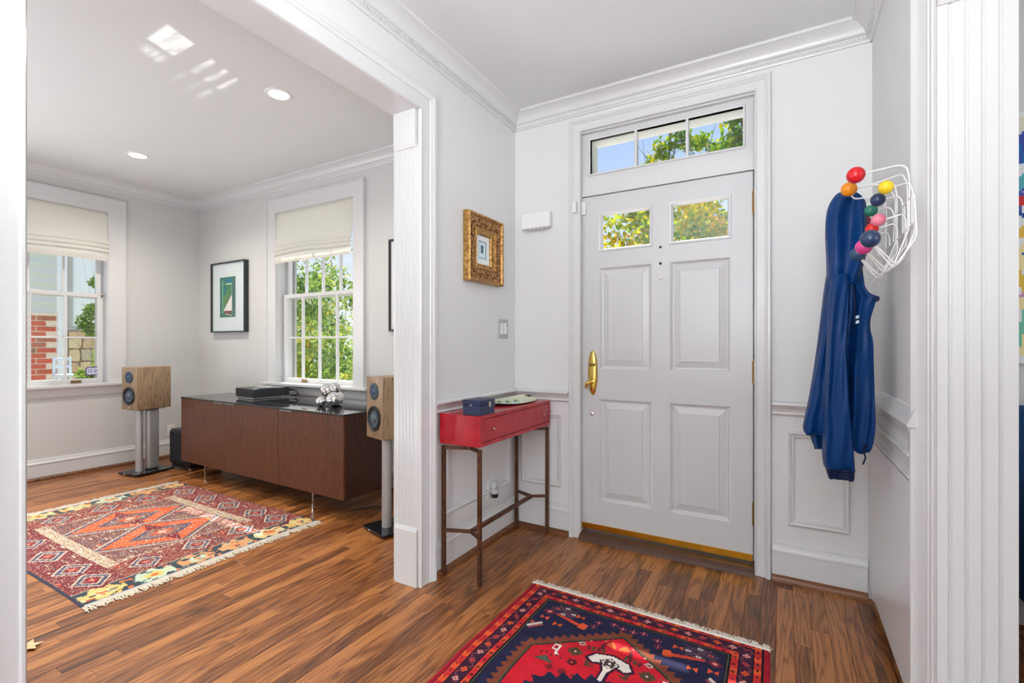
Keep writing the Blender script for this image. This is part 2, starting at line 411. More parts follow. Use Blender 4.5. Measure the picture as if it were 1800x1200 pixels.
def inview(p):
    fw = -math.sin(TH)*p[0]+math.cos(TH)*p[1]; rt = math.cos(TH)*p[0]+math.sin(TH)*p[1]
    return fw > .9 and abs(rt/fw) < 1.09
near = sorted([p for p in planks if inview((p[0], p[1]+p[2]/2)) or inview((p[0], p[1]-p[2]/2)) or inview(p)], key=lambda p: p[0]**2+p[1]**2)[:295]
ns = set(near)
lens = {}
for p in near:
    k = round(p[2], 3)
    if k not in lens:
        b = MB(); plank_mb(PW-.0004, k-.0005, b, 0, 0); o = b.build('plank', M_OAK, floor, fix=False); lens[k] = o.data
    else: o = link(bpy.data.objects.new('plank', lens[k]), floor)
    o.location = (p[0], p[1], 0)
b = MB()
for p in planks:
    if p not in ns: plank_mb(PW-.0004, p[2]-.0005, b, p[0], p[1])
for i in range(60):
    plank_mb(PW-.0004, 3.9, b, .60+PW*(i+.5), .9)
tag(b.build('distant_planks', M_OAK, floor, fix=False), kind='stuff')
b = MB()
for i in range(100): plank_mb(PW-.0004, 2.4, b, XW+PW*(i+.5), YB+1.2)
tag(b.build('rear_planks', M_OAK, floor, fix=False), kind='stuff')

# ------------------------------------------------------------------ mouldings of the foyer
def dentils(P, a0, a1, zc, parent):
    b = MB(); n = int((a1-a0)/.017)
    for i in range(n):
        a = a0+(i+.3)*.017; pbox(b, P, a, a+.0095, zc-.082, zc-.069, .015, .0235)
    tag(b.build('dentil_row', M_TRIM, parent, fix=False), kind='stuff')
for k, (P, a0, a1, w) in enumerate(((front, XL, XR, 'front'), (left, YB, YF, 'left'), (right, YB, YF, 'right'))):
    m_ = MB(); run(m_, P, crown(ZC), a0, a1)
    o = struct(m_.build('trim_%d' % (k+1), M_TRIM, smooth=40), 'white crown moulding with a bead row along the foyer %s wall' % w)
    dentils(P, max(a0, -.2), a1, ZC, o)
for k, (P, a0, a1, w) in enumerate(((livf, XW, XJ, 'front'), (farl, YB, YL, 'far left'), (part_l, YB, YL, 'dividing'))):
    m_ = MB(); run(m_, P, crown(ZL), a0, a1)
    struct(m_.build('trim_%d' % (k+4), M_TRIM, smooth=40), 'plain white crown moulding along the living room %s wall' % w)
CXL, CXR = DX0-.07, DX1+.08     # outer edges of the door casing
def base(name, label, P, runs, shoe=True):
    m_ = MB()
    for a0, a1 in runs: run(m_, P, BASE, a0, a1)
    o = struct(m_.build(name, M_TRIM, smooth=40), label)
    if shoe:
        m_ = MB()
        for a0, a1 in runs: run(m_, P, SHOE, a0, a1)
        m_.build('shoe_moulding', M_SHOE, o, smooth=40)
base('baseboard_front', 'white baseboard of the foyer front wall with a stained wood shoe', front, ((XL, CXL), (CXR, XR-.018)))
base('baseboard_left', 'white baseboard below the red console table', left, ((OY1+.11, YF), (YB, OY0-.11)))
base('baseboard_living_front', 'white baseboard behind the credenza', livf, ((XW, XJ),))
base('baseboard_far_left', 'white baseboard below the far left window', farl, ((YB, YL),))
base('baseboard_side_room', 'white baseboard below the abstract painting', lambda a, b, h: (a, YF-h, b), ((.56, 4.0),))
m_ = MB(); run(m_, front, RAIL, XL, CXL); run(m_, front, RAIL, CXR, XR-.02)
struct(m_.build('trim_7', M_TRIM, smooth=40), 'white chair rail either side of the front door')
m_ = MB(); run(m_, left, RAIL, OY1+.108, YF); struct(m_.build('trim_8', M_TRIM, smooth=40), 'white chair rail above the red console table')
m_ = MB(); frame(m_, front, .04, .240, .312, .724, PANEL); struct(m_.build('trim_9', M_TRIM, smooth=40), 'white wainscot panel moulding right of the front door')
m_ = MB(); frame(m_, front, -1.472, -1.249, .32, .722, PANEL); struct(m_.build('trim_10', M_TRIM, smooth=40), 'white wainscot panel moulding between corner and front door')
m_ = MB(); frame(m_, left, 2.03, 2.65, .32, .722, PANEL); struct(m_.build('trim_11', M_TRIM, smooth=40), 'white wainscot panel moulding behind the console table')

# ------------------------------------------------------------------ cased opening to the living room
m_ = MB(); frame(m_, left, OY0, OY1, 0, OZ, CASING, True)
cas = struct(m_.build('trim_12', M_TRIM, smooth=40), 'moulded white casing round the opening to the living room')
m_ = MB(); frame(m_, part_l, OY0, OY1, 0, OZ, CASING, True); m_.build('rear_casing', M_TRIM, cas, smooth=40)
m_ = MB(); m_.box(XJ+.0006, XL-.0006, OY0-.02, OY1+.02, OZ, OZ+.02); m_.build('soffit_board', M_TRIM, cas)
def pilaster(P, w0, w1, ztop, nf, zb=.27):
    """fluted board: returns shaft, plinth and capital shapes; P(u across, depth out, z)"""
    fl = []; w = w1-w0; gw = .0095
    fl.append((w0, -.02)); fl.append((w0, 0))
    for i in range(nf):
        u = w0+w*(.17+.62*i/(nf-1))
        for t in range(7):
            an = PI*t/6; fl.append((u-gw/2*math.cos(an), -.55*gw*math.sin(an)))
    fl += [(w1, 0), (w1, -.02)]
    sh = MB().prism(fl, lambda a, d: P(a, d, zb), lambda a, d: P(a, d, ztop))
    pl = MB(); prof = [(0, -.02), (0, .010), (.268, .010), (.288, .001), (.288, -.02)]
    pl.prism(prof, lambda z, d: P(w0, d, z), lambda z, d: P(w1-.004, d, z))
    ca = MB(); prof = [(ztop-.012, -.02), (ztop-.012, .006), (ztop, .018), (OZ, .018), (OZ, -.02)]
    ca.prism(prof, lambda z, d: P(w0, d, z), lambda z, d: P(w1-.004, d, z))
    return sh, pl, ca
PJ = lambda u, d, z: (u, OY1-d, z)
sh, pl, ca = pilaster(PJ, XJ+.0006, XL-.0006, 2.165, 5)
jam = struct(sh.build('trim_13', M_TRIM, smooth=35), 'fluted white pilaster on the far jamb of the living room opening')
pl.build('plinth', M_TRIM, jam); ca.build('capital', M_TRIM, jam)
m_ = MB(); m_.box(XJ, XL, OY0-.02, OY0, 0, OZ, .002); struct(m_.build('trim_14', M_TRIM), 'plain near jamb of the living room opening')
# right hand opening
sh, pl, ca = pilaster(PJ, .379, .548, 2.165, 4, 0)
jam = struct(sh.build('trim_15', M_TRIM, smooth=35), 'wide fluted white pilaster at the right edge')
ca.build('capital', M_TRIM, jam)
# splayed casing between the coat rack wall and that pilaster
pr = [(.353, 1.935), (.343, 1.93), (.340, 1.915), (.346, 1.905), (.350, 1.90), (.356, 1.89), (.360, 1.875), (.366, 1.862), (.369, 1.85), (.366, 1.842), (.372, 1.836), (.377, 1.826), (.374, 1.815), (.3775, 1.806), (.3785, 1.801), (.3785, 1.935)]
m_ = MB().prism(pr, lambda a, b: (a, b, 0), lambda a, b: (a, b, 2.42))
struct(m_.build('trim_16', M_TRIM, smooth=40), 'moulded white casing beside the coat rack wall')

# ------------------------------------------------------------------ front door
m_ = MB()
frame(m_, front, DX0+.007, DX1+.002, .0, DZ1-.004, [(d*.68, h*.9) for d, h in CASING], True)
door_cas = struct(m_.build('trim_17', M_TRIM, smooth=40), 'moulded white casing round front door and transom')
m_ = MB()
m_.box(DX0-.004, DX0+.022-.025, YF+.002, YF+.19, 0, DZ1, .001); m_.box(DX1-.0, DX1+.02, YF+.002, YF+.19, 0, DZ1, .001)
m_.box(DX0, DX1, YF+.002, YF+.19, DZ1-.012, DZ1+.02); m_.box(DX0, DX1, YF+.025, YF+.15, 2.098, 2.198)
m_.build('jamb', M_TRIM, door_cas)
YD = 2.800    # room face of the door leaf
k = YD/YF
lx0, lx1, lz0, lz1 = -1.099, -.1455, .064, 2.094
P1x = (-.984, -.671); P2x = (-.567, -.255)
lite_z = (1.757, 1.986); up_z = (1.035, 1.653); lo_z = (.235, .853)
def dpart(name, b, m, smooth=None): return b.build(name, m, door, smooth)
b = MB()
b.box(lx0, P1x[0], YD, YD+.045, lz0, lz1, .001)
door = struct(b.build('door_1', M_DOORP), 'white six panel front door with two small lites on top')
for a0, a1 in ((P1x[1], P2x[0]), (P2x[1], lx1)):
    dpart('stile', MB().box(a0, a1, YD, YD+.045, lz0, lz1, .001), M_DOORP)
for z0, z1 in ((lz0, lo_z[0]), (lo_z[1], up_z[0]), (up_z[1], lite_z[0]), (lite_z[1], lz1)):
    b = MB()
    for (a0, a1) in (P1x, P2x): b.box(a0-.001, a1+.001, YD+.0003, YD+.045, z0, z1)
    dpart('rail', b, M_DOORP)
Pd = lambda a, b, h: (a, YD-h, b)
for (a0, a1) in (P1x, P2x):
    for (z0, z1) in (up_z, lo_z):
        # raised panel: sticking slope, flat margin, bevel, field
        rings = []
        for ins, h in ((0, .0), (.006, -.004), (.012, -.012), (.02, -.014), (.052, -.006), (.055, -.003)):
            rings.append([Pd(a0+ins, z0+ins, h), Pd(a1-ins, z0+ins, h), Pd(a1-ins, z1-ins, h), Pd(a0+ins, z1-ins, h)])
        b = MB(); b.strip(rings, caps=False); n = len(b.v); b.f.append([n-4, n-3, n-2, n-1]); b.m.append(0)
        dpart('raised_panel', b, M_DOORP)
    z0, z1 = lite_z
    dpart('pane', MB().box(a0+.004, a1-.004, YD+.018, YD+.022, z0+.004, z1-.004), M_GLASS)
    b = MB(); frame(b, Pd, a0+.014, a1-.014, z0+.014, z1-.014, [(0, -.016), (.0, -.012), (.008, .004), (.018, .006), (.02, 0), (.02, -.016)]); dpart('glazing_bead', b, M_TRIM, 40)
    b = MB(); frame(b, Pd, a0+.014, a1-.014, z0+.014, z1-.014, [(0, -.024), (.0, -.03), (.014, -.046), (.014, -.024)]); dpart('outer_bead', b, M_TRIM)
m_ = MB(); m_.box(DX0-.004, DX0+.008, YD+.046, YD+.06, .03, 2.10); m_.box(DX1-.016, DX1+.004, YD+.046, YD+.06, .03, 2.10); m_.box(DX0, DX1, YD+.046, YD+.06, 2.086, 2.12)
m_.build('door_stop', M_TRIM, door_cas)
# hardware
def oval_plate(cx, cz, w, h, d):
    rings = []
    for s, hh in ((1, 0), (1, .003), (.9, .007), (.72, .011), (.4, .013), (.05, .0135)):
        r = []
        for i in range(32):
            t = 2*PI*i/32; e = .86
            xx = math.copysign(abs(math.cos(t))**e, math.cos(t))*w/2*s; zz = math.copysign(abs(math.sin(t))**.95, math.sin(t))*h/2*(1-(1-s)*.5 if s > .3 else .35)
            r.append((cx+xx, YD-hh, cz+zz))
        rings.append(r)
    return MB().strip(rings)
hp = dpart('handle_plate', oval_plate(-1.026, 1.012, .062, .27, .012), M_BRASS, 50); hp['label'] = 'oval polished brass handle plate'
b = MB(); b.cyl((-1.026, YD-.012, .955), (-1.026, YD-.045, .955), .010, n=14)
b.tube([(-1.026, YD-.045, .955), (-1.032, YD-.05, .955), (-1.045, YD-.052, .950), (-1.052, YD-.05, .935), (-1.05, YD-.048, .92)], [.010, .011, .011, .009, .007], n=10)
o = b.build('lever', M_BRASS, hp, smooth=50)
b = MB(); b.lathe([(.010, 0), (.010, .004), (.006, .009), (0.0, .01)], (-1.036, YD-.010, 1.062), (0, -1, 0), 14); b.lathe([(.010, 0), (.010, .004), (.006, .009), (0, .01)], (-1.016, YD-.010, 1.062), (0, -1, 0), 14)
b.build('screw_caps', M_HINGE, hp, smooth=50)
for (xx, zz, r) in ((-.620, 1.743, .007), (-.620, 1.649, .0075), (-.617, 1.567, .008)):
    o = dpart('peephole', MB().lathe([(r, 0), (r, .003), (r*.7, .005), (0, .0055)], (xx, YD, zz), (0, -1, 0), 16), M_CHROME if zz < 1.6 else M_RUBBER, 50)
dpart('lock_cylinder', MB().lathe([(.011, 0), (.011, .004), (.006, .006), (0, .0062)], (-1.032, YD, .76), (0, -1, 0), 16), M_CHROME, 50)
for zz in (1.93, 1.04, .30):
    b = MB()
    for i in range(5):
        b.cyl((-.1415, YD-.005, zz-.057+i*.023), (-.1415, YD-.005, zz-.057+i*.023+.0218), .0075, n=12)
    b.cyl((-.1415, YD-.005, zz-.064), (-.1415, YD-.005, zz+.065), .005, n=10); b.box(-.150, -.1415, YD-.002, YD+.001, zz-.057, zz+.057)
    dpart('hinge', b, M_HINGE, 40)
for zz, hh in ((1.03, .035), (.955, .045)):
    dpart('strike_plate', MB().box(-1.1005, -1.098, YD-.014, YD-.002, zz-hh/2, zz+hh/2, .0008), M_HINGE)
o = dpart('door_sweep', MB().box(lx0+.002, lx1-.002, YD-.006, YD+.002, .052, .086, .001), M_BRASSD); o['label'] = 'brass strip along the door bottom'
b = MB(); b.prism([(2.72, 0), (2.725, .02), (2.745, .034), (2.79, .038), (2.86, .04), (2.98, .04), (2.98, 0)], lambda y, z: (DX0+.004, y, z-.001), lambda y, z: (DX1-.001, y, z-.001))
struct(b.build('trim_18', M_THRESH), 'worn dark wood threshold below the front door')
# transom
wz0, wz1 = 2.198, DZ1-.012
b = MB(); Pt = lambda a, bb, h: (a, YD-.006-h, bb)
gx0, gx1, gz0, gz1 = -1.040, -.193, 2.231, 2.440
frame(b, Pt, gx0, gx1, gz0, gz1, [(0, -.03), (0, -.002), (.004, .002), (.012, .002), (.014, 0), (.0573, 0), (.0573, -.03)])
b2 = MB(); b2.box(DX0, gx0, YD-.004, YD+.03, wz0, wz1); b2.box(gx1, DX1, YD-.004, YD+.03, wz0, wz1); b2.box(gx0, gx1, YD-.004, YD+.03, wz0, gz0); b2.box(gx0, gx1, YD-.004, YD+.03, gz1, wz1)
tr = struct(b2.build('window_3', M_DOORP), 'three pane transom window above the front door')
b = MB(); frame(b, Pt, gx0-.012, gx1+.012, gz0-.012, gz1+.012, [(0, -.03), (.0, -.165), (.06, -.165), (.06, -.03)]); b.build('outer_frame', M_TRIM, tr)
b = MB(); frame(b, Pt, gx0, gx1, gz0, gz1, [(0, -.028), (0, -.004), (-.0, .004), (.008, .006), (.012, .002), (.012, -.028)]); b.build('glazing_bead', M_TRIM, tr, smooth=40)
gm = [gx0, -.761, -.474, gx1]
for xx in gm[1:3]: MB().box(xx-.008, xx+.008, YD-.008, YD+.03, gz0-.002, gz1+.002, .002).build('mullion', M_TRIM, tr)
for i in range(3): MB().box(gm[i]+.004, gm[i+1]-.004, YD+.012, YD+.016, gz0, gz1).build('pane', M_GLASS, tr)

# ------------------------------------------------------------------ double hung windows of the living room
def dh_window(name, label, P, a0, a1, z0, z1, flip=False):
    ca_ = MB(); frame(ca_, P, a0, a1, z0+.02, z1, FLATC, True)
    root = struct(ca_.build(name, M_TRIM, smooth=40), label)
    def pb(nm, *spec, par=root, m=M_TRIM, bev=.0015):
        b = MB()
        for s in spec: pbox(b, P, *s, bev=bev)
        return b.build(nm, m, par)
    pb('stool', (a0-.18, a1+.18, z0, z0+.026, -.05, .06), bev=.004)
    b = MB(); run(b, P, [(z0-.085, 0), (z0-.085, .012), (z0-.075, .018), (z0-.06, .018), (z0-.012, .02), (z0, .03), (z0, 0)], a0-.137, a1+.137); b.build('apron', M_TRIM, root, smooth=40)
    pb('jamb', (a0-.015, a0+.004, z0, z1+.015, -.2, .002), (a1-.004, a1+.015, z0, z1+.015, -.2, .002), (a0, a1, z1-.004, z1+.015, -.2, .002), (a0, a1, z0-.02, z0+.02, -.24, -.02))
    zm = 1.655
    s0, s1 = a0+.022, a1-.022
    def sash(nm, zb, zt, h, br, tr_):
        st = .036
        r = pb(nm, (s0, s0+st, zb, zt, h-.032, h), (s1-st, s1, zb, zt, h-.032, h), (s0+st, s1-st, zb, zb+br, h-.032, h), (s0+st, s1-st, zt-tr_, zt, h-.032, h))
        g0, g1 = s0+st, s1-st; c = (g1-g0)/4; gz0_, gz1_ = zb+br, zt-tr_; mid = (gz0_+gz1_)/2
        for i in range(1, 4): pb('muntin', (g0+c*i-.009, g0+c*i+.009, gz0_-.001, gz1_+.001, h-.028, h-.002), par=r)
        pb('muntin', (g0-.001, g1+.001, mid-.0085, mid+.0085, h-.0275, h-.0025), par=r)
        for i in range(4):
            for (p, q) in ((gz0_, mid), (mid, gz1_)):
                pb('pane', (g0+c*i+.002, g0+c*(i+1)-.002, p+.002, q-.002, h-.018, h-.015), par=r, m=M_GLASS, bev=0)
        return r
    lo = sash('lower_sash', z0+.024, zm+.018, -.055, .046, .034)
    up = sash('upper_sash', zm-.018, z1-.006, -.095, .034, .05)
    pb('storm_frame', (a0+.004, a0+.035, z0+.02, z1, -.19, -.165), (a1-.035, a1-.004, z0+.02, z1, -.19, -.165), (a0+.02, a1-.02, zm-.02, zm+.02, -.19, -.165), m=M_STORM)
    pb('sash_latch', (a0+.30, a0+.30+.075, z0+.034, z0+.055, -.056, -.045) if not flip else (a1-.26, a1-.185, z0+.034, z0+.055, -.056, -.045), par=lo, m=M_HINGE)
    e = a1-.03 if flip else a1-.05
    pb('sash_pin', (e-.008, e+.008, zm-.006, zm+.01, -.054, -.035), par=lo, m=M_HINGE)
    return root
M_STORM = mat('storm_window_alu', srgb(178, 176, 172), .45, .3)
dh_window('window_1', 'double hung window with a roman shade on the far left wall', farl, VY0, VY1, WZ0, WZ1, True)
dh_window('window_2', 'double hung window with a roman shade above the credenza', livf, WX0, WX1, WZ0, WZ1)
# roman shades
def shade(label, P, a0, a1, ztop, zbot, seedv):
    rs = np.random.RandomState(seedv)
    c = [(ztop, .006), (ztop-.07, .007), (ztop-.15, .009), (zbot+.26, .013), (zbot+.22, .02), (zbot+.195, .032), (zbot+.178, .046), (zbot+.168, .052), (zbot+.158, .047), (zbot+.15, .038),
         (zbot+.146, .045), (zbot+.136, .056), (zbot+.124, .06), (zbot+.114, .052), (zbot+.11, .042), (zbot+.104, .05), (zbot+.094, .06), (zbot+.082, .062), (zbot+.073, .052), (zbot+.07, .04),
         (zbot+.062, .046), (zbot+.05, .05), (zbot+.03, .046), (zbot+.012, .042), (zbot, .040)]
    na = 40; rows = []
    for i, (z, h) in enumerate(c):
        r = []; f = i/(len(c)-1)
        for k_ in range(na+1):
            u = k_/na; sag = -.012*math.sin(PI*u)*f*0+.004*math.sin(u*9+seedv)*f
            wid = .006*math.exp(-((z-(zbot+.17))/.06)**2)
            a = a0-wid+(a1-a0+2*wid)*u
            e = 1-.35*(abs(2*u-1)**10)*(1 if .03 < h else 0)
            r.append((a, z+sag+.006*math.sin(u*5+2+seedv)*(1 if 4 < i < 20 else 0), h*e+.0015*math.sin(u*23+i)*f+.004))
        rows.append(r)
    b = MB(); m = len(rows); n = na+1
    vs = [P(a, z, h) for r in rows for (a, z, h) in r]
    vs2 = [P(a, z, h-.004) for r in rows for (a, z, h) in r]
    fs = [[i*n+j, i*n+j+1, (i+1)*n+j+1, (i+1)*n+j] for i in range(m-1) for j in range(n-1)]
    b.add(vs, fs); b.add(vs2, [f[::-1] for f in fs])
    cx = P((a0+a1)/2, ztop, 0)
    t = thing('roman_shade', label, 'window shade', cx)
    b.build('fabric', M_LINEN, t, smooth=60, fix=False)
    b = MB(); pbox(b, P, a0, a1, ztop-.02, ztop+.008, -.03, .004, .002); b.build('headrail', M_LINEN, t)
    b = MB(); pbox(b, P, a0+.005, a1-.005, zbot-.002, zbot+.022, .037, .0455, .002); b.build('hem_bar', M_LINEN, t)
shade('white linen roman shade at the far left window', farl, VY0+.008, VY1-.01, WZ1-.015, 1.985, 1)
shade('white linen roman shade at the window above the credenza', livf, WX0+.01, WX1-.008, WZ1-.015, 1.965, 4)

# ------------------------------------------------------------------ painted surfaces as coloured woven grids
class Grid:
    """colour field in metres, s across, t along"""
    def __init__(g, w, h, res, base):
        g.w, g.h, g.res = w, h, res
        g.nx, g.ny = int(round(w/res)), int(round(h/res))
        g.c = np.ones((g.ny, g.nx, 3), np.float32)*np.array(base, np.float32)
        g.s, g.t = np.meshgrid((np.arange(g.nx)+.5)*w/g.nx, (np.arange(g.ny)+.5)*h/g.ny)
    def put(g, mask, col): g.c[mask] = col
    def rect(g, s0, s1, t0, t1, col): g.put((g.s > s0) & (g.s < s1) & (g.t > t0) & (g.t < t1), col)
    def poly(g, pts, col=None):
        m = np.zeros(g.s.shape, bool); n = len(pts)
        for i in range(n):
            x0, y0 = pts[i]; x1, y1 = pts[(i+1) % n]
            if y0 == y1: continue
            cnd = (y0 > g.t) != (y1 > g.t)
            m ^= cnd & (g.s < (x1-x0)*(g.t-y0)/(y1-y0)+x0)
        if col is not None: g.put(m, col)
        return m
    def dia(g, s, t, a, b, col): g.put(np.abs(g.s-s)/a+np.abs(g.t-t)/b < 1, col)
    def ell(g, s, t, a, b, col): g.put(((g.s-s)/a)**2+((g.t-t)/b)**2 < 1, col)
    def line(g, p, q, w, col):
        p = np.array(p); q = np.array(q); d = q-p; Ln = max(np.hypot(*d), 1e-6)
        k_ = np.clip(((g.s-p[0])*d[0]+(g.t-p[1])*d[1])/Ln**2, 0, 1)
        g.put(np.hypot(g.s-p[0]-k_*d[0], g.t-p[1]-k_*d[1]) < w/2, col)
    def mesh(g, name, f, mat_, parent, edge=True, jit=0.0):
        """f(s, t) -> world point of the top surface"""
        nx, ny = g.nx, g.ny
        gs, gt = np.meshgrid(np.linspace(0, g.w, nx+1), np.linspace(0, g.h, ny+1))
        V = f(gs, gt).reshape(-1, 3).astype(np.float32)
        i = np.arange(ny)[:, None]*(nx+1)+np.arange(nx)[None, :]
        F = np.stack([i, i+1, i+nx+2, i+nx+1], -1).reshape(-1, 4)
        me = bpy.data.meshes.new(name)
        me.vertices.add(len(V)); me.vertices.foreach_set('co', V.ravel())
        me.loops.add(F.size); me.loops.foreach_set('vertex_index', F.ravel().astype(np.int32))
        me.polygons.add(len(F)); me.polygons.foreach_set('loop_start', np.arange(0, F.size, 4, dtype=np.int32))
        me.update(calc_edges=True)
        at = me.attributes.new('col', 'FLOAT_COLOR', 'FACE')
        c = g.c.reshape(-1, 3)*(1+jit*RS.uniform(-1, 1, (len(F), 1)))
        at.data.foreach_set('color', np.concatenate([np.clip(c, 0, 1), np.ones((len(F), 1))], 1).astype(np.float32).ravel())
        me.materials.append(mat_)
        return link(bpy.data.objects.new(name, me), parent)
M_WOOL = vcol('wool_pile', .92, .5)
M_PRINT = vcol('flat_print', .6, .0)
c_ = lambda *a: np.array(srgb(*a), np.float32)

# ------------------------------------------------------------------ red medallion rug in the foyer
RW, RH = 1.036, 1.66
RX0, RY1 = -1.086, 2.108
g = Grid(RW, RH, .004, srgb(34, 34, 62))
CRIM, RED, ORG, NAVY, MAR, BRN, OLV, IVO, PINK = c_(158, 22, 40), c_(196, 28, 44), c_(214, 84, 44), c_(30, 32, 60), c_(74, 24, 40), c_(122, 62, 44), c_(92, 88, 68), c_(226, 214, 204), c_(206, 140, 132)
BLK = c_(22, 18, 26)
d = np.minimum(np.minimum(g.s, RW-g.s), 9); dt = np.minimum(g.t, RH-g.t)+.028
side = d < dt; D = np.minimum(d, dt); run_ = np.where(side, g.t, g.s)
g.put(D < .020, CRIM); g.put((D >= .020) & (D < .026), BLK)
g.put((D >= .026) & (D < .052), c_(186, 44, 44)); g.put((D >= .026) & (D < .052) & ((run_ % .075) < .03), ORG)
g.put((D >= .036) & (D < .042) & ((run_ % .0375) < .010), BLK)
g.put((D >= .052) & (D < .056), BLK)
bd = (D >= .056) & (D < .100); g.put(bd, c_(58, 28, 50))
zz = np.abs(((run_ % .11)/.11)*2-1)*.04+.058
g.put(bd & (np.abs(D-zz) < .005), c_(112, 52, 62))
ph = (run_ % .055)/.055-.5; fl = np.hypot(ph*.055, (D-.078)); idx = (run_//.055).astype(int) % 3
for i_, cc in enumerate((ORG, PINK, c_(170, 60, 60))):
    an = np.arctan2(ph*.055, D-.078)
    g.put(bd & (idx == i_) & (fl < .011*(1+.4*np.cos(4*an))), cc)
g.put(bd & (fl < .004), c_(90, 30, 40))
g.put((D >= .100) & (D < .104), BLK)
gd = (D >= .104) & (D < .130); g.put(gd, c_(190, 40, 46)); g.put(gd & ((run_ % .09) < .035), c_(206, 78, 48))
fl = np.hypot((run_ % .045)-.0225, D-.117); g.put(gd & (fl < .007) & (fl > .003), BLK)
g.put((D >= .130) & (D < .135), BLK); g.put((D >= .135) & (D < .141), OLV); g.put((D >= .141) & (D < .145), BLK)
# medallion with saw-tooth rim
def hexa(m):
    cx = .522; return [(cx, .185-m*1.2), (.842+m, .43-m*.4), (.842+m, RH-.43+m*.4), (cx, RH-.185+m*1.2), (.202-m, RH-.43+m*.4), (.202-m, .43-m*.4)]
def saw(pts, step, hgt, col):
    n = len(pts); cx = sum(p[0] for p in pts)/n; cy = sum(p[1] for p in pts)/n
    for i in range(n):
        p, q = np.array(pts[i]), np.array(pts[(i+1) % n]); Ln = np.hypot(*(q-p)); k_ = max(1, int(Ln/step)); e = (q-p)/Ln
        nrm = np.array([e[1], -e[0]]); mid = (p+q)/2-np.array([cx, cy])
        if nrm@mid < 0: nrm = -nrm
        for j in range(k_):
            a = p+e*Ln*j/k_; b_ = p+e*Ln*(j+1)/k_; g.poly([tuple(a), tuple(b_), tuple((a+b_)/2+nrm*hgt)], col)
g.poly(hexa(.004), BRN); saw(hexa(.004), .034, .024, BRN)
g.poly(hexa(-.014), c_(70, 74, 56)); g.poly(hexa(-.022), BLK); g.poly(hexa(-.027), RED)
def mir(f):
    for sx_ in (1, -1):
        for tx in (1, -1):
            f(lambda s, t: (.522+sx_*(s-.522), t if tx == 1 else RH-t))
def figure(T):
    def P_(pts, col): g.poly([T(*p) for p in pts], col)
    def D_(s, t, a, b_, col): g.dia(*T(s, t), a, b_, col)
    def Ln_(p, q, w, col): g.line(T(*p), T(*q), w, col)
    # corner field: lattice, bars, butterflies
    for i, (s, t) in enumerate(((.205, .155), (.245, .135), (.285, .165), (.245, .185))):
        D_(s, t, .030, .022, c_(96, 64, 76)); D_(s, t, .023, .016, NAVY); D_(s, t, .013, .009, IVO if i != 0 else c_(200, 80, 70)); D_(s, t, .006, .004, BLK)
    Ln_((.165, .19), (.30, .13), .005, c_(96, 64, 76)); Ln_((.20, .12), (.29, .20), .005, c_(96, 64, 76))
    D_(.185, .195, .03, .022, c_(120, 40, 50)); D_(.185, .195, .012, .009, c_(230, 150, 140))
    P_([(.215, .20), (.225, .19), (.345, .215), (.34, .235)], c_(202, 66, 44)); P_([(.34, .2), (.37, .205), (.365, .245), (.332, .24)], ORG)
    for s, t, cc in ((.185, .245, ORG), (.255, .265, ORG), (.32, .165, ORG), (.165, .30, c_(196, 90, 80))):
        P_([(s-.018, t-.014), (s, t), (s-.018, t+.014)], cc); P_([(s+.018, t-.014), (s, t), (s+.018, t+.014)], cc)
    for s, t in ((.40, .165), (.46, .145), (.39, .20), (.50, .155)):
        for a, b_ in ((0, 0), (.012, 0), (-.012, 0), (0, .010), (0, -.010)): D_(s+a, t+b_, .006, .005, c_(170, 50, 60) if (a or b_) else PINK)
    Ln_((.15, .33), (.19, .29), .016, IVO*.8); Ln_((.16, .34), (.20, .30), .007, c_(170, 70, 70))
    # inside the red: bird, star, brackets, roses
    P_([(.300, .385), (.330, .385), (.330, .43), (.345, .445), (.325, .45), (.315, .42), (.300, .42)], IVO); P_([(.306, .392), (.322, .392), (.322, .412), (.306, .412)], RED); P_([(.31, .396), (.318, .396), (.314, .408)], BLK)
    for i in range(3): Ln_((.315+.012*i, .372), (.32+.012*i, .384), .005, c_(120, 80, 60))
    D_(.385, .39, .034, .030, c_(84, 62, 42)); g.put((np.abs(g.s-T(.385, .39)[0]) < .022) & (np.abs(g.t-T(.385, .39)[1]) < .020), c_(84, 62, 42)); D_(.385, .39, .012, .011, c_(60, 34, 30)); D_(.385, .39, .006, .005, IVO*.8)
    P_([(.435, .40), (.475, .385), (.475, .395), (.448, .405), (.452, .415), (.475, .405), (.475, .414), (.455, .424), (.46, .436), (.478, .428), (.478, .438), (.445, .452)], c_(84, 58, 44))
    for i in range(5): g.ell(*T(.40+.013*math.cos(i*1.257), .455+.012*math.sin(i*1.257)), .0075, .0075, c_(70, 24, 34))
    g.ell(*T(.40, .455), .005, .005, c_(220, 90, 70))
    P_([(.375, .33), (.395, .315), (.41, .33), (.39, .345)], IVO*.75); P_([(.382, .33), (.394, .322), (.403, .33), (.391, .338)], c_(150, 40, 40))
    for i in range(4): P_([(.415+.018*i, .33-.004*i), (.427+.018*i, .326-.004*i), (.435+.018*i, .352-.004*i), (.42+.018*i, .356-.004*i)], (c_(96, 40, 44), c_(80, 66, 48))[i % 2])
    for i in range(6): D_(.40+.017*i, .305-.009*i, .006, .006, (c_(120, 30, 40), PINK*.8, c_(60, 50, 40))[i % 3])
    P_([(.475, .285), (.495, .26), (.515, .285), (.515, .30), (.49, .295)], c_(206, 96, 50)); P_([(.46, .30), (.475, .275), (.478, .32), (.462, .33)], c_(90, 36, 44))
    P_([(.265, .50), (.30, .465), (.345, .50)], c_(60, 70, 62)); P_([(.272, .497), (.30, .474), (.335, .497)], c_(84, 96, 80))
    for i in range(5): D_(.275+.02*i, .455-.008*(i % 2), .006, .009, c_(100, 26, 34))
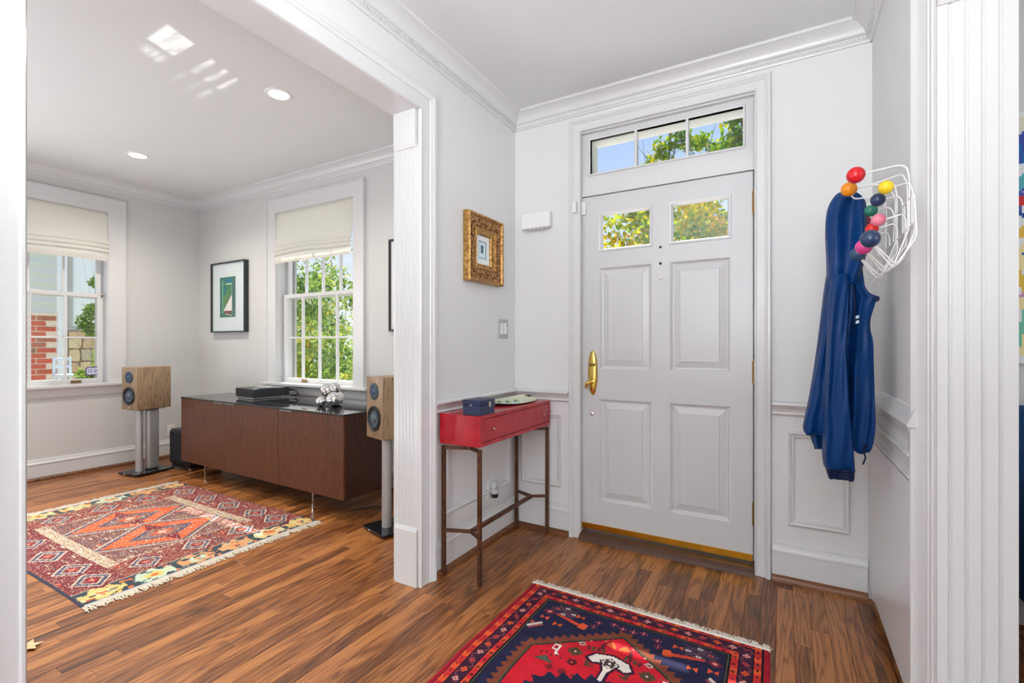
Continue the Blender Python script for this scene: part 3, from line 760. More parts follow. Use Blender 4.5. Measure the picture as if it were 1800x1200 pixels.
    Ln_((.30, .40), (.30, .48), .004, c_(70, 40, 36))
    for i in range(3): D_(.34+.05*i, .52, .018, .02, c_(120, 34, 40)); 
    # ivory hooked pole of the inner medallion
    P_([(.522, .335), (.452, .355), (.425, .40), (.46, .425), (.492, .415), (.505, .45), (.505, .54), (.522, .54)], c_(54, 22, 44))
    P_([(.522, .345), (.460, .362), (.440, .396), (.462, .412), (.497, .398), (.514, .44), (.514, .54), (.522, .54)], IVO)
    D_(.522, .392, .042, .032, c_(54, 22, 44)); D_(.522, .392, .034, .026, IVO)
mir(figure)
for tt in (.392, RH-.392):
    for i in range(8): g.ell(.522+.014*math.cos(i*PI/4), tt+.012*math.sin(i*PI/4), .007, .006, c_(70, 56, 50))
    g.ell(.522, tt, .005, .005, IVO)
inner = [(.522, .50), (.70, .58), (.745, .70), (.745, RH-.70), (.70, RH-.58), (.522, RH-.50), (.344, RH-.58), (.299, RH-.70), (.299, .70), (.344, .58)]
g.poly(inner, NAVY); saw(inner, .04, .034, NAVY); g.poly([(.522+(s-.522)*.88, RH/2+(t-RH/2)*.9) for s, t in inner], c_(206, 40, 52))
for i in range(3):
    tt = RH/2+(i-1)*.19
    g.dia(.522, tt, .15, .10, IVO if i == 1 else c_(60, 36, 56)); g.dia(.522, tt, .12, .075, c_(150, 30, 44)); g.dia(.522, tt, .05, .035, ORG)
# abrash: broken colour of hand spun wool
ab = 1+.10*np.sin(g.t*70+3*np.sin(g.s*9))[..., None]*RS.uniform(.4, 1, (g.ny, 1, 1))
g.c = np.clip(g.c*ab, 0, 1)
rug = thing('medallion_rug', 'red and navy medallion rug with ivory fringe before the front door', 'rug', (RX0+RW/2, RY1-RH/2, 0))
def f_rug(s, t):
    e = np.minimum(np.minimum(s, RW-s), np.minimum(t, RH-t)); z = np.clip(e/.006, 0, 1)**.5*.010+.0005
    wob = .004*np.sin(t*7+.6)+.002*np.sin(t*19)
    return np.stack([RX0+s+wob*(1-s/RW)+.006*(s/RW)*np.sin(t*4), RY1-t-.022*(s/RW), z+.0012*np.sin(s*11)*np.sin(t*8)*np.clip(e/.05, 0, 1)], -1)
g.mesh('pile', f_rug, M_WOOL, rug, jit=.10)
def fringe(name, pts_fn, n, ln, parent, rs, wid=.0028, mat_=M_FRINGE):
    """strands: pts_fn(u) -> root point, outward direction, along direction"""
    vs = []; fs = []
    for i in range(n):
        u = (i+rs.uniform(-.3, .3))/n; p, o_, a_ = pts_fn(min(max(u, 0), 1))
        l = ln*rs.uniform(.6, 1.15); sk = rs.normal(0, .30)
        k_ = len(vs)
        for j in range(4):
            f = j/3; c = p+o_*l*f+a_*(sk*l*f*f+.15*l*math.sin(i*.21)*f); z = .004*(1-f)+.0022+.002*rs.rand()*(f > 0)
            w_ = wid*(1-.35*f)
            vs += [(c[0]-a_[0]*w_, c[1]-a_[1]*w_, z), (c[0]+a_[0]*w_, c[1]+a_[1]*w_, z)]
        for j in range(3): fs.append([k_+2*j, k_+2*j+1, k_+2*j+3, k_+2*j+2])
    b = MB(); b.add(vs, fs); return tag(b.build(name, mat_, parent, fix=False), kind='stuff')
def fr1(u):
    q = f_rug(np.array(u*RW), np.array(.002)); return np.array(q[:2]), np.array([.02, 1.0]), np.array([1, -.02])
M_FRINGE2 = cloth('fringe_ivory', srgb(236, 228, 214), srgb(216, 206, 190), 600, .95, .2)
fringe('fringe', fr1, 620, .046, rug, np.random.RandomState(3), .0028, M_FRINGE2)
b = MB(); pts = [(*f_rug(np.array(u/20*RW), np.array(.0))[:2], .006) for u in range(21)]; b.tube(pts, .007, 8); b.build('kilim_end', M_FRINGE2, rug, smooth=60)

# ------------------------------------------------------------------ flat woven kilim in the living room
KX0, KX1, KY0, KY1 = -4.545, -2.735, .905, 2.145
KW, KH = KX1-KX0, KY1-KY0
g = Grid(KW, KH, .005, srgb(126, 66, 58))
CRM, ORK, SLT, MRN, TAN_, RST = c_(196, 176, 152), c_(206, 88, 50), c_(72, 72, 92), c_(112, 42, 46), c_(170, 132, 96), c_(180, 74, 46)
rs = np.random.RandomState(5)
def band(a, b_): return np.abs(a-b_)
# yellow bordered ends
for fl_ in (0, 1):
    e = g.s if fl_ else KW-g.s
    en = e < .165; g.put(en, c_(58, 66, 72))
    blk = (g.t % .21)/.21; ii = (g.t//.21).astype(int)
    cols = (c_(200, 172, 104), c_(196, 146, 102), c_(172, 186, 160), c_(204, 180, 128), c_(190, 138, 94))
    for k_ in range(6):
        cc = cols[(k_*2+fl_) % 5]; q = en & (ii == k_)
        w_ = .080*(1-np.abs(blk-.5)*1.5)+.018*np.sin(g.t*97+k_); st_ = np.round(w_/.014)*.014
        g.put(q & (np.abs(e-.085) < st_) & (blk > .08) & (blk < .92), cc)
        g.put(q & (np.abs(e-.085) < st_*.45) & (blk > .3) & (blk < .7), cols[(k_*2+3) % 5])
        g.put(q & (np.abs(e-.085) < .012) & (blk > .42) & (blk < .58), c_(208, 96, 56))
        g.put(q & (np.abs(np.abs(e-.085)-.05) < .012) & (np.abs(blk-.92) < .05), c_(214, 120, 60))
    for k_ in range(90):
        e0 = rs.uniform(.024, .15); t_0 = rs.uniform(0, KH-.03); q = (np.abs(e-e0) < .0065) & (g.t > t_0) & (g.t < t_0+rs.uniform(.012, .04)); g.put(q, (cols[k_ % 5], c_(46, 54, 60), c_(186, 92, 50), cols[(k_+2) % 5], c_(86, 112, 104))[rs.randint(5)])
    g.put((e > .165) & (e < .172), CRM); g.put((e > .004) & (e < .014), c_(210, 200, 190)); g.put((e > .014) & (e < .02), c_(52, 54, 66))
in_ = (g.s > .172) & (g.s < KW-.172)
# broken horizontal weave lines
for i in range(380):
    s = rs.uniform(.18, KW-.25); t = rs.uniform(.02, KH-.02); l = rs.uniform(.02, .10)
    g.rect(s, min(s+l, KW-.175), t, t+.008, (CRM, CRM*.85, TAN_, RST, MRN, SLT)[rs.randint(6)])
# orange tufts and hooks
for i in range(70):
    s = rs.uniform(.2, KW-.2); t = rs.uniform(.04, KH-.04); g.dia(s, t, rs.uniform(.02, .05), rs.uniform(.012, .025), (RST, ORK, MRN)[i % 3])
def medal(s, t, a, b_):
    for f_, cc in ((1.25, MRN), (1.0, CRM), (.86, SLT), (.62, CRM*.9), (.5, MRN), (.28, c_(160, 50, 58)), (.12, TAN_)):
        if f_ in (1.0, .62):
            m = np.abs(g.s-s)/(a*f_)+np.abs(g.t-t)/(b_*f_) < 1; g.put(m & (((g.s+g.t)*62 % 1) < .8), cc)
        else: g.dia(s, t, a*f_, b_*f_, cc)
g.rect(.178, KW-.178, .02, .225, c_(112, 50, 52)); g.rect(.178, KW-.178, KH-.225, KH-.02, c_(128, 58, 56))
for i in range(150):
    s = rs.uniform(.18, KW-.22); t = rs.choice([rs.uniform(.02, .22), rs.uniform(KH-.22, KH-.02)]); g.rect(s, s+rs.uniform(.015, .06), t, t+.008, (CRM, RST, SLT, MRN, CRM*.8)[rs.randint(5)])
for s in (.34, .66, .98, 1.30, 1.53):
    medal(s, .125, .115, .085); medal(s, KH-.125, .115, .085)
for t in (.36, .62, .88):
    medal(.285, t, .10, .085); medal(KW-.285, t, .10, .085)
# central field with two speckled bands and two orange diamonds
c0, c1, t0, t1 = .42, KW-.42, .25, KH-.25
g.rect(c0, c1, t0, t1, c_(112, 74, 70))
for i in range(240):
    s = rs.uniform(c0, c1-.06); t = rs.uniform(t0, t1-.01); g.rect(s, s+rs.uniform(.015, .06), t, t+.008, (CRM, CRM*.8, SLT, RST, TAN_)[rs.randint(5)])
for cx in ((c0*3+c1)/4+.02, (c0+3*c1)/4-.02):
    cy = KH/2; a, b_ = .245, .335
    g.dia(cx, cy, a*1.12, b_*1.12, CRM*.8); g.dia(cx, cy, a*1.05, b_*1.05, SLT); g.dia(cx, cy, a*.95, b_*.95, ORK)
    g.dia(cx, cy, a*.55, b_*.55, SLT); g.dia(cx, cy, a*.42, b_*.42, c_(120, 90, 84)); g.dia(cx, cy, a*.22, b_*.22, RST); g.dia(cx, cy, a*.1, b_*.1, CRM)
    g.poly([(cx-a*.95, cy), (cx-a*.3, cy-.05), (cx-a*.3, cy+.05)], MRN); g.poly([(cx+a*.95, cy), (cx+a*.3, cy-.05), (cx+a*.3, cy+.05)], MRN)
    for k_ in range(26): 
        s = cx+rs.uniform(-.16, .16); t = cy+rs.uniform(-.2, .2); g.rect(s, s+.02, t, t+.009, (CRM, TAN_, SLT)[k_ % 3])
for t in (t0, t1):
    m = (np.abs(g.t-t) < .028) & (g.s > c0-.04) & (g.s < c1+.04); g.put(m, TAN_*.8); n_r = rs.rand(g.ny, g.nx); g.put(m & (n_r > .45), CRM); g.put(m & (n_r < .12), SLT)
for s in (c0, c1):
    m = (np.abs(g.s-s) < .018) & (g.t > t0) & (g.t < t1); g.put(m, MRN*.8); g.put(m & (rs.rand(g.ny, g.nx) > .6), CRM)
m = (rs.rand(g.ny, g.nx) > .9) & in_; g.put(m, CRM*.9)
g.rect(0, KW, 0, .012, c_(58, 58, 72)); g.rect(0, KW, KH-.012, KH, c_(58, 58, 72))
kil = thing('kilim_rug', 'rust and cream kilim rug with yellow ends before the credenza', 'rug', ((KX0+KX1)/2, (KY0+KY1)/2, 0))
def f_kil(s, t):
    e = np.minimum(np.minimum(s, KW-s), np.minimum(t, KH-t)); z = np.clip(e/.004, 0, 1)**.5*.006+.0005
    return np.stack([KX0+s+.012*(t/KH)+.004*np.sin(t*6), KY0+t+.004*np.sin(s*5)+.012*(1-s/KW), z+.001*np.sin(s*9)*np.clip(e/.05, 0, 1)], -1)
g.mesh('weave', f_kil, M_WOOL, kil, jit=.10)
def frk(side_):
    def fn(u):
        q = f_kil(np.array(KW-.002 if side_ else .002), np.array(u*KH)); return np.array(q[:2]), np.array([1.0 if side_ else -1.0, 0]), np.array([0, 1.0])
    return fn
fringe('fringe', frk(1), 330, .060, kil, np.random.RandomState(8), .0034)
fringe('fringe', frk(0), 330, .075, kil, np.random.RandomState(9), .0034)

# ------------------------------------------------------------------ red console table
ct = thing('console_table', 'narrow red lacquered console table on bronzed iron legs', 'table', (-1.41, 2.335, 0))
cx0, cx1, cy0, cy1, cz0, cz1 = -1.532, -1.288, 1.938, 2.738, .682, .835
b = MB(); b.box(cx0, cx1-.012, cy0, cy1, cz0, cz1, .0015)
# front: rim around the recessed drawer
b.box(cx1-.012, cx1, cy0, cy0+.026, cz0, cz1, .001); b.box(cx1-.012, cx1, cy1-.012, cy1, cz0, cz1, .001); b.box(cx1-.012, cx1, cy0+.026, cy1-.012, cz1-.018, cz1, .001); b.box(cx1-.012, cx1, cy0+.026, cy1-.012, cz0, cz0+.018, .001)
b.build('body', M_RED, ct)
dr = MB().box(cx1-.012, cx1-.002, cy0+.029, cy1-.015, cz0+.021, cz1-.021, .001).build('drawer', M_RED, ct)
M_KNOB = mat('copper_knob', srgb(198, 140, 110), .2, .9)
for yy in (2.045, 2.615):
    MB().lathe([(.004, 0), (.004, .010), (.0075, .014), (.009, .019), (.008, .024), (.004, .027), (0, .0275)], (cx1-.002, yy, .761), (1, 0, 0), 16).build('knob', M_KNOB, dr, smooth=60)
lgx = (-1.520, -1.300); lgy = (1.957, 2.722); r = .0095
for yy in lgy:
    for xx in lgx:
        MB().box(xx-r, xx+r, yy-r, yy+r, 0, .668, .0015).build('leg', M_RUST, ct)
    node = yy+.052*(1 if yy < 2.3 else -1)
    for zz, nm in ((.235, 'stretcher'), (.658, 'top_bar')):
        b = MB()
        for xx in lgx:
            b.tube([(xx, yy, zz), (-1.385, node, zz)], .011, 4)
        if nm == 'top_bar': b.cyl((-1.41, node-.008*(1 if yy < 2.3 else -1), zz), (-1.41, node-.008*(1 if yy < 2.3 else -1), cz0+.001), .012, n=10)
        b.build(nm, M_RUST, ct)
MB().box(-1.385-.010, -1.385+.010, lgy[0]+.05, lgy[1]-.05, .225, .245, .001).build('long_stretcher', M_RUST, ct)
# box on the console
bx = thing('jewellery_box', 'small navy blue box with silver shield clasp on the red console', 'box', (-1.34, 2.01, cz1), None, 0)
b0 = (-1.397, -1.288, 1.946, 2.082)
MB().box(b0[0]+.002, b0[1]-.002, b0[2]+.002, b0[3]-.002, cz1, cz1+.050, .002).build('base', M_NAVYB, bx)
MB().box(b0[0], b0[1], b0[2], b0[3], cz1+.0505, cz1+.076, .004, seg=2).build('lid', M_NAVYB, bx, smooth=40)
b = MB(); sh_ = [(-.010, .014), (.010, .014), (.010, -.002), (.004, -.013), (0, -.016), (-.004, -.013), (-.010, -.002)]
b.prism(sh_, lambda a, z: (b0[1]-.001, 2.03+a, cz1+.050+z), lambda a, z: (b0[1]+.0025, 2.03+a, cz1+.050+z)); b.build('clasp', mat('pewter', srgb(206, 196, 186), .3, .8), bx)
MB().box(-1.352, -1.336, b0[2]-.002, b0[2]+.003, cz1+.046, cz1+.054, .0008).build('catch', M_CHROME, bx)
# leaf shaped dish
g = Grid(1, 1, .02, srgb(214, 224, 196))
g.c = np.array(srgb(206, 222, 208), np.float32)*(1-g.t[..., None])+np.array(srgb(222, 224, 186), np.float32)*g.t[..., None]
for (s, t, a) in ((.42, .16, .6), (.5, .32, .6), (.56, .50, .5)):
    m = (((g.s-s)/.16)**2+((g.t-t+(g.s-s)*.5)/.04)**2) < 1; g.put(m, c_(72, 130, 108))
    m = (((g.s-s)/.20)**2+((g.t-t-.06+(g.s-s)*.5)/.03)**2) < 1; g.put(m, c_(166, 190, 120))
dish = thing('leaf_dish', 'pale green leaf shaped dish with dark rim on the red console', 'dish', (-1.42, 2.50, cz1))
def f_dish(s, t):
    u = s-.5; v = t-.5
    w_ = .088*np.sqrt(np.clip(1-(np.abs(2*v))**2.6, 0, 1))+.004
    return np.stack([-1.42+2*u*w_+.03*(v), 2.51+.40*v, cz1+.012+.010*(np.abs(2*v)**2.4)+.004*(2*u)**2-.016*u], -1)
g.mesh('glaze', f_dish, vcol('dish_glaze', .25, 0), dish)
b = MB(); n_ = 24; top = []; bot = []
for i in range(n_):
    t = 2*PI*i/n_; s = .5+.5*math.cos(t); q = .5+.5*math.sin(t)
    p = f_dish(np.array(s), np.array(q))
rim = [f_dish(np.array(0.), np.array(i/20)) for i in range(21)]+[f_dish(np.array(1.), np.array(1-i/20)) for i in range(21)]
low = [Vector(p)*1.0 for p in rim]; ctr = Vector((-1.42, 2.51, 0))
low = [Vector((ctr.x+(p.x-ctr.x)*.72, ctr.y+(p.y-ctr.y)*.72, cz1+.001)) for p in low]
up_ = [Vector(p)+Vector((0, 0, -.0015)) for p in rim]
b.strip([low, up_], caps=False); b.f.append(list(range(len(low)))); b.m.append(0); b.build('underside', M_RUBBER, dish, smooth=50)

# ------------------------------------------------------------------ walnut credenza
ang = math.atan2(2.222-2.278, 2.18)
CM = Matrix.Translation((-4.752, 2.279, 0)) @ Matrix.Rotation(ang, 4, 'Z')
LN, DP, Z0, Z1 = 2.186, .44, .14, .706
cr = thing('credenza', 'long walnut credenza with a dark glass top on slim chrome legs', 'cabinet', (-3.65, 2.45, 0))
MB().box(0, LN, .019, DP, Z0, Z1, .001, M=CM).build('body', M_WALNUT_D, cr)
for i in range(3):
    a0 = LN*i/3+(.0015 if i else 0); a1 = LN*(i+1)/3-(.0015 if i < 2 else 0)
    dd = MB().box(a0, a1, 0, .018, Z0, Z1-.002, .001, M=CM).build('door', M_WALNUT, cr)
    hs = {0: (a1-.155, a1-.012), 1: (a0+.012, a0+.155), 2: (a0+.03, a0+.18)}[i]
    MB().box(hs[0], hs[1], -.012, .002, Z1-.010, Z1-.002, .001, M=CM).build('tab_handle', mat('dark_steel', srgb(150, 150, 154), .3, .8) if i == 0 else bpy.data.materials['dark_steel'], dd)
MB().box(-.003, LN+.003, -.004, DP+.003, Z1, Z1+.011, .001, M=CM).build('glass_top', mat('smoked_glass_top', (.016, .018, .02), .02, 0, .9), cr)
for a, d_ in ((.36, .03), (LN-.36, .03), (.36, DP-.05), (LN-.36, DP-.05)):
    b = MB(); b.box(a-.005, a+.005, d_-.006, d_+.006, .004, Z0, .0005, M=CM); b.cyl(CM @ Vector((a, d_, 0)), CM @ Vector((a, d_, .006)), .014, n=14)
    b.build('leg', M_CHROME, cr)
b = MB(); b.tube([CM @ Vector(p) for p in ((LN-.12, .16, .006), (LN-.05, .30, .006), (LN+.05, .36, .006), (LN+.10, .30, .006))], .004, 6)
tag(b.build('power_cord', M_RUBBER), 'black power cord trailing on the floor behind right loudspeaker stand', 'cord')
ZT = Z1+.011
# amplifier
AM = Matrix.Translation((-4.205, 2.452, ZT)) @ Matrix.Rotation(math.radians(-4), 4, 'Z')
am = thing('amplifier', 'flat charcoal amplifier with ribbed sides on the credenza top', 'amplifier', (-4.05, 2.60, ZT))
M_AMP = mat('anodised_charcoal', srgb(66, 70, 74), .42, .5)
b = MB(); b.box(.012, .29, .0, .33, .016, .092, .003, M=AM)
for i in range(30): b.box(.29, .2935, .008+i*.0107, .008+i*.0107+.006, .018, .090, M=AM)
for i in range(30): b.box(.0085, .012, .008+i*.0107, .008+i*.0107+.006, .018, .090, M=AM)
b.build('case', M_AMP, am)
MB().box(.015, .287, -.006, .001, .034, .092, .002, M=AM).build('front_panel', mat('amp_front', srgb(44, 47, 50), .3, .5), am)
MB().box(.03, .272, .012, .31, .003, .016, .001, M=AM).build('acrylic_plinth', mat('pale_acrylic', srgb(196, 196, 196), .15, .1), am)
MB().lathe([(.072, 0), (.072, .003), (.064, .005), (.060, .002), (0, .002)], AM @ Vector((.15, .17, .092)), (0, 0, 1), 28).build('volume_dial', mat('dial_pale', srgb(190, 194, 194), .2, .5), am, smooth=40)
for a in (.03, .27):
    for d_ in (.02, .31): MB().cyl(AM @ Vector((a, d_, 0)), AM @ Vector((a, d_, .004)), .01, n=12).build('foot', M_RUBBER, am)
b = MB(); b.box(.225, .232, -.008, -.005, .074, .080, M=AM); b.build('badge', M_CHROME, am)
b = MB()
for k_ in range(3):
    pts = [AM @ Vector(p) for p in ((.20+.02*k_, .33, .05+.01*k_), (.26+.02*k_, .40, .06), (.33+.02*k_, .385-.03*k_, .05+.012*k_), (.375+.012*k_, .355, .03), (.36-.03*k_, .34, .012), (.30, .36, .010))]
    q = []
    for i in range(len(pts)-1):
        for f in (0, .33, .66): q.append(pts[i].lerp(pts[i+1], f))
    b.tube(q+[pts[-1]], .0055, 6)
b.build('cables', M_RUBBER, am, smooth=60)['label'] = 'tangle of black cables at the back'
# mirrored spheres: a welded cluster
ms = thing('sphere_sculpture', 'cluster of mirrored silver spheres on the right of the credenza top', 'ornament', (-3.03, 2.45, ZT))
for (x, y, z, r) in ((-2.965, 2.476, ZT+.0555, .056), (-3.065, 2.44, ZT+.038, .038), (-3.085, 2.515, ZT+.118, .053), (-3.045, 2.575, ZT+.052, .052)):
    MB().sphere((x, y, z), r, 36, 22).build('mirror_sphere', M_MIRROR, ms, smooth=80)
MB().sphere((-3.035, 2.545, ZT+.132), .044, 36, 22).build('mirror_sphere', M_MIRROR, ms, smooth=80)

# ------------------------------------------------------------------ loudspeakers on stands
def speaker_stand(loc, rz, label):
    t = thing('speaker_stand', label, 'speaker stand', loc, 'loudspeaker stands', rz); M = Matrix.Translation(loc) @ Matrix.Rotation(rz, 4, 'Z')
    MB().box(-.13, .13, -.165, .165, .012, .026, .002, M=M).build('base_plate', M_GLOSSB, t)
    MB().box(-.055, -.025, -.1655, -.164, .016, .021, M=M).build('badge', M_WHITE, t)
    for a in (-.115, .115):
        for d_ in (-.15, .15): MB().lathe([(.0015, 0), (.006, .006), (.009, .012)], M @ Vector((a, d_, 0)), (0, 0, 1), 12).build('spike', M_CHROME, t, smooth=40)
    b = MB(); b.cyl(M @ Vector((0, -.065, .026)), M @ Vector((0, -.065, .590)), .030, n=24); b.build('front_column', M_ALU, t, smooth=40)
    b = MB(); b.box(-.03, .03, -.01, .10, .026, .590, .022, M=M, seg=4); b.build('rear_column', M_ALU, t, smooth=40)
    MB().box(-.075, .075, -.12, .12, .590, .598, .001, M=M).build('top_plate', M_BLACK, t)
    return t
def speaker(loc, rz, label):
    t = thing('loudspeaker', label, 'loudspeaker', loc, 'bookshelf loudspeakers', rz); M = Matrix.Translation(loc) @ Matrix.Rotation(rz, 4, 'Z')
    w, d_, h = .105, .15, .385
    MB().box(-w, w, -d_, d_, 0, h, .004, M=M, seg=2).build('cabinet', M_SPKW, t, smooth=30)
    Q = lambda x, z, y=0: M @ Vector((x, -d_-y, z)); ax = M.to_3x3() @ Vector((0, -1, 0))
    tw = MB().lathe([(.052, 0), (.052, .004), (.046, .006), (.030, .005), (.028, .003), (.0, .003)], Q(0, .295, .002), ax, 32).build('tweeter', M_TWEET, t, smooth=40)
    MB().lathe([(.016, .0), (.013, .006), (.007, .0095), (0, .011)], Q(0, .295, .004), ax, 20).build('dome', M_CONE, tw, smooth=60)
    wf = MB().lathe([(.080, 0), (.080, .006), (.074, .010), (.068, .008), (.066, .004), (.062, .009), (.056, .006), (.052, .002), (.03, -.006), (.0, -.008)], Q(0, .125, .001), ax, 36).build('woofer', M_WOOF, t, smooth=35)
    MB().lathe([(.032, -.008), (.029, .004), (.020, .011), (.010, .014), (0, .0148)], Q(0, .125, .001), ax, 28).build('dust_cap', M_CONE, wf, smooth=60)
    MB().lathe([(.054, -.001), (.032, -.005), (.030, -.006)], Q(0, .125, .003), ax, 32).build('cone', M_CONE, wf, smooth=60)
    MB().box(-.012, .012, -d_-.0012, -d_, .018, .024, M=M).build('badge', M_CHROME, t)
    return t
M_ALU2 = mat('speaker_plate', srgb(176, 186, 190), .3, .7); M_TWEET = mat('tweeter_face', srgb(52, 72, 92), .45, .2); M_CONE = mat('driver_cone', srgb(84, 98, 112), .4, .3); M_WOOF = mat('woofer_surround', srgb(20, 26, 34), .4)
A1 = math.radians(9); A2 = math.radians(-17)
S1 = (-5.165, 2.185, 0); S2 = (-2.190, 2.318, 0)
speaker_stand(S1, A1, 'aluminium loudspeaker stand on black base in the far left corner')
speaker((S1[0], S1[1], .598), A1, 'walnut bookshelf loudspeaker on the stand in the far left corner')
speaker_stand(S2, A2, 'aluminium loudspeaker stand on black base beside the fluted pilaster')
sp2 = speaker((S2[0], S2[1], .598), A2, 'walnut bookshelf loudspeaker on the stand beside the fluted pilaster')
# subwoofer
sw = thing('subwoofer', 'black boxy subwoofer on the floor left of the credenza', 'subwoofer', (-4.96, 2.55, 0))
SM = Matrix.Translation((-4.985, 2.53, 0)) @ Matrix.Rotation(math.radians(4), 4, 'Z')
M_SUB = mat('subwoofer_black', (.012, .013, .016), .45)
MB().box(-.16, .16, -.17, .17, .05, .385, .03, M=SM, seg=4).build('cabinet', M_SUB, sw, smooth=40)
MB().box(-.13, .13, -.176, -.165, .08, .36, .006, M=SM).build('grille', mat('speaker_grille', (.008, .009, .013), .85), sw)
MB().box(-.14, .14, -.15, .15, .022, .052, .004, M=SM).build('plinth', M_BLACK, sw)
for a in (-.12, .12):
    for d_ in (-.13, .13): MB().lathe([(.004, 0), (.016, .008), (.018, .024)], SM @ Vector((a, d_, 0)), (0, 0, 1), 12).build('foot', M_CHROME if d_ < 0 else M_RUBBER, sw, smooth=40)

# ------------------------------------------------------------------ pictures
def flat_print(name, g, P, a0, a1, b0, b1, h, m_, parent, curve=None):
    return g.mesh(name, lambda s, t: np.stack(np.broadcast_arrays(*P(a0+(a1-a0)*s/g.w, b1-(b1-b0)*t/g.h, h+0*s)), -1), m_, parent)
# sailboat picture
sb = thing('sailboat_picture', 'sailboat picture in a deep black frame left of the credenza window', 'picture', (-5.0, YL, 1.32))
fx0, fx1, fz0, fz1 = -5.345, -4.735, 1.318, 2.050
b = MB(); frame(b, livf, fx0+.012, fx1-.012, fz0+.012, fz1-.012, [(0, .002), (0, .046), (.002, .05), (.012, .05), (.012, .002)]); b.build('frame', mat('charcoal_frame', srgb(46, 52, 56), .4), sb)
b = MB(); pbox(b, livf, fx0+.01, fx1-.01, fz0+.01, fz1-.01, .002, .030); b.build('mat_board', mat('pale_blue_mat', srgb(222, 233, 234), .8), sb)
g = Grid(.26, .40, .004, srgb(62, 122, 100))
rs = np.random.RandomState(2)
g.rect(.03, .19, .03, .35, c_(70, 132, 92)); g.rect(.0, .03, 0, .4, c_(44, 104, 100)); g.rect(.03, .055, .03, .36, c_(104, 170, 138))
g.poly([(.055, .08), (.11, .10), (.09, .20), (.055, .22)], c_(38, 122, 132)); g.poly([(.06, .2), (.14, .14), (.16, .28), (.08, .33)], c_(96, 140, 88)); g.poly([(.10, .25), (.18, .18), (.18, .3)], c_(84, 108, 84))
g.rect(.09, .215, .015, .06, c_(20, 120, 150)); g.rect(.10, .205, .062, .078, c_(196, 214, 182)); g.rect(.205, .26, .0, .40, c_(66, 112, 106)); g.rect(.19, .205, .08, .3, c_(130, 176, 130))
g.poly([(.20, .175), (.20, .335), (.06, .335)], c_(236, 232, 228)); g.poly([(.20, .20), (.206, .335), (.20, .335)], c_(200, 150, 150)); g.poly([(.05, .338), (.21, .338), (.17, .372), (.09, .365)], c_(128, 80, 74)); g.rect(.05, .21, .337, .341, c_(150, 50, 50)); g.poly([(.09, .36), (.20, .38), (.20, .39), (.10, .37)], c_(190, 190, 178))
g.rect(.205, .26, .33, .40, c_(92, 122, 124)); g.c = np.clip(g.c*rs.uniform(.92, 1.08, (g.ny, g.nx, 1)), 0, 1)
flat_print('print', g, livf, -5.195, -4.915, 1.475, 1.895, .0315, M_PRINT, sb)
b = MB(); frame(b, livf, -5.225, -4.875, 1.415, 1.925, [(0, .030), (0, .0312), (.003, .0312), (.003, .030)]); b.build('mat_bevel', M_WHITE, sb)
b = MB(); pbox(b, livf, fx0+.011, fx1-.011, fz0+.011, fz1-.011, .036, .038); b.build('glass', M_PICGLASS, sb)
# gilt framed picture
gp = thing('gilt_picture', 'small picture in an ornate gilt frame above the console table', 'picture', (XL, 2.36, 1.55))
M_GILT = mat('gilt', srgb(206, 160, 84), .42, .55); n_ = noise(M_GILT, 60, 3, pos(M_GILT)); r_ = ramp(M_GILT, n_.outputs[0], [(.35, srgb(134, 92, 46)), (.6, srgb(190, 146, 80)), (.8, srgb(220, 184, 124))]); L(M_GILT, r_.outputs[0], BS(M_GILT).inputs['Base Color'])
M_GILTD = mat('gilt_carving', srgb(168, 124, 78), .45, .6); n_ = noise(M_GILTD, 90, 3, pos(M_GILTD)); r_ = ramp(M_GILTD, n_.outputs[0], [(.35, srgb(96, 62, 34)), (.55, srgb(178, 130, 78)), (.75, srgb(226, 196, 160))]); L(M_GILTD, r_.outputs[0], BS(M_GILTD).inputs['Base Color'])
oy0, oy1, oz0, oz1 = 2.285, 2.432, 1.655, 1.822
b = MB(); frame(b, left, oy0, oy1, oz0, oz1, [(0, .004), (0, .016), (.004, .022), (.016, .026), (.022, .034), (.032, .040), (.036, .036), (.036, .004)]); b.build('inner_frame', M_GILT, gp, smooth=35)
b = MB(); frame(b, left, oy0-.036, oy1+.036, oz0-.036, oz1+.036, [(0, .004), (0, .030), (.006, .026), (.030, .024), (.050, .030), (.056, .034), (.056, .004)]); b.build('carved_band', M_GILTD, gp, smooth=35)
b = MB(); frame(b, left, oy0-.092, oy1+.092, oz0-.092, oz1+.092, [(0, .004), (0, .034), (.006, .044), (.014, .047), (.018, .042), (.020, .030), (.020, .004)]); b.build('outer_frame', M_GILT, gp, smooth=35)
b = MB(); rs = np.random.RandomState(4)
def orn(a, c, k_):
    P0 = left(a, c, .029); s_ = rs.uniform(.006, .0095)
    b.sphere(P0, s_, 8, 6, sc=(.9, rs.uniform(.7, 1.3), rs.uniform(.7, 1.3)))
for k_ in range(26):
    u = k_/25
    for off in (-.062+.012*math.sin(k_*1.9),):
        orn(oy0+off, oz0-.09+(oz1-oz0+.18)*u, k_); orn(oy1-off, oz0-.09+(oz1-oz0+.18)*u, k_)
        orn(oy0-.09+(oy1-oy0+.18)*u, oz0+off, k_); orn(oy0-.09+(oy1-oy0+.18)*u, oz1-off, k_)
b.build('carved_leaves', M_GILTD, gp, smooth=60)
g = Grid(.147, .167, .003, srgb(234, 242, 242))
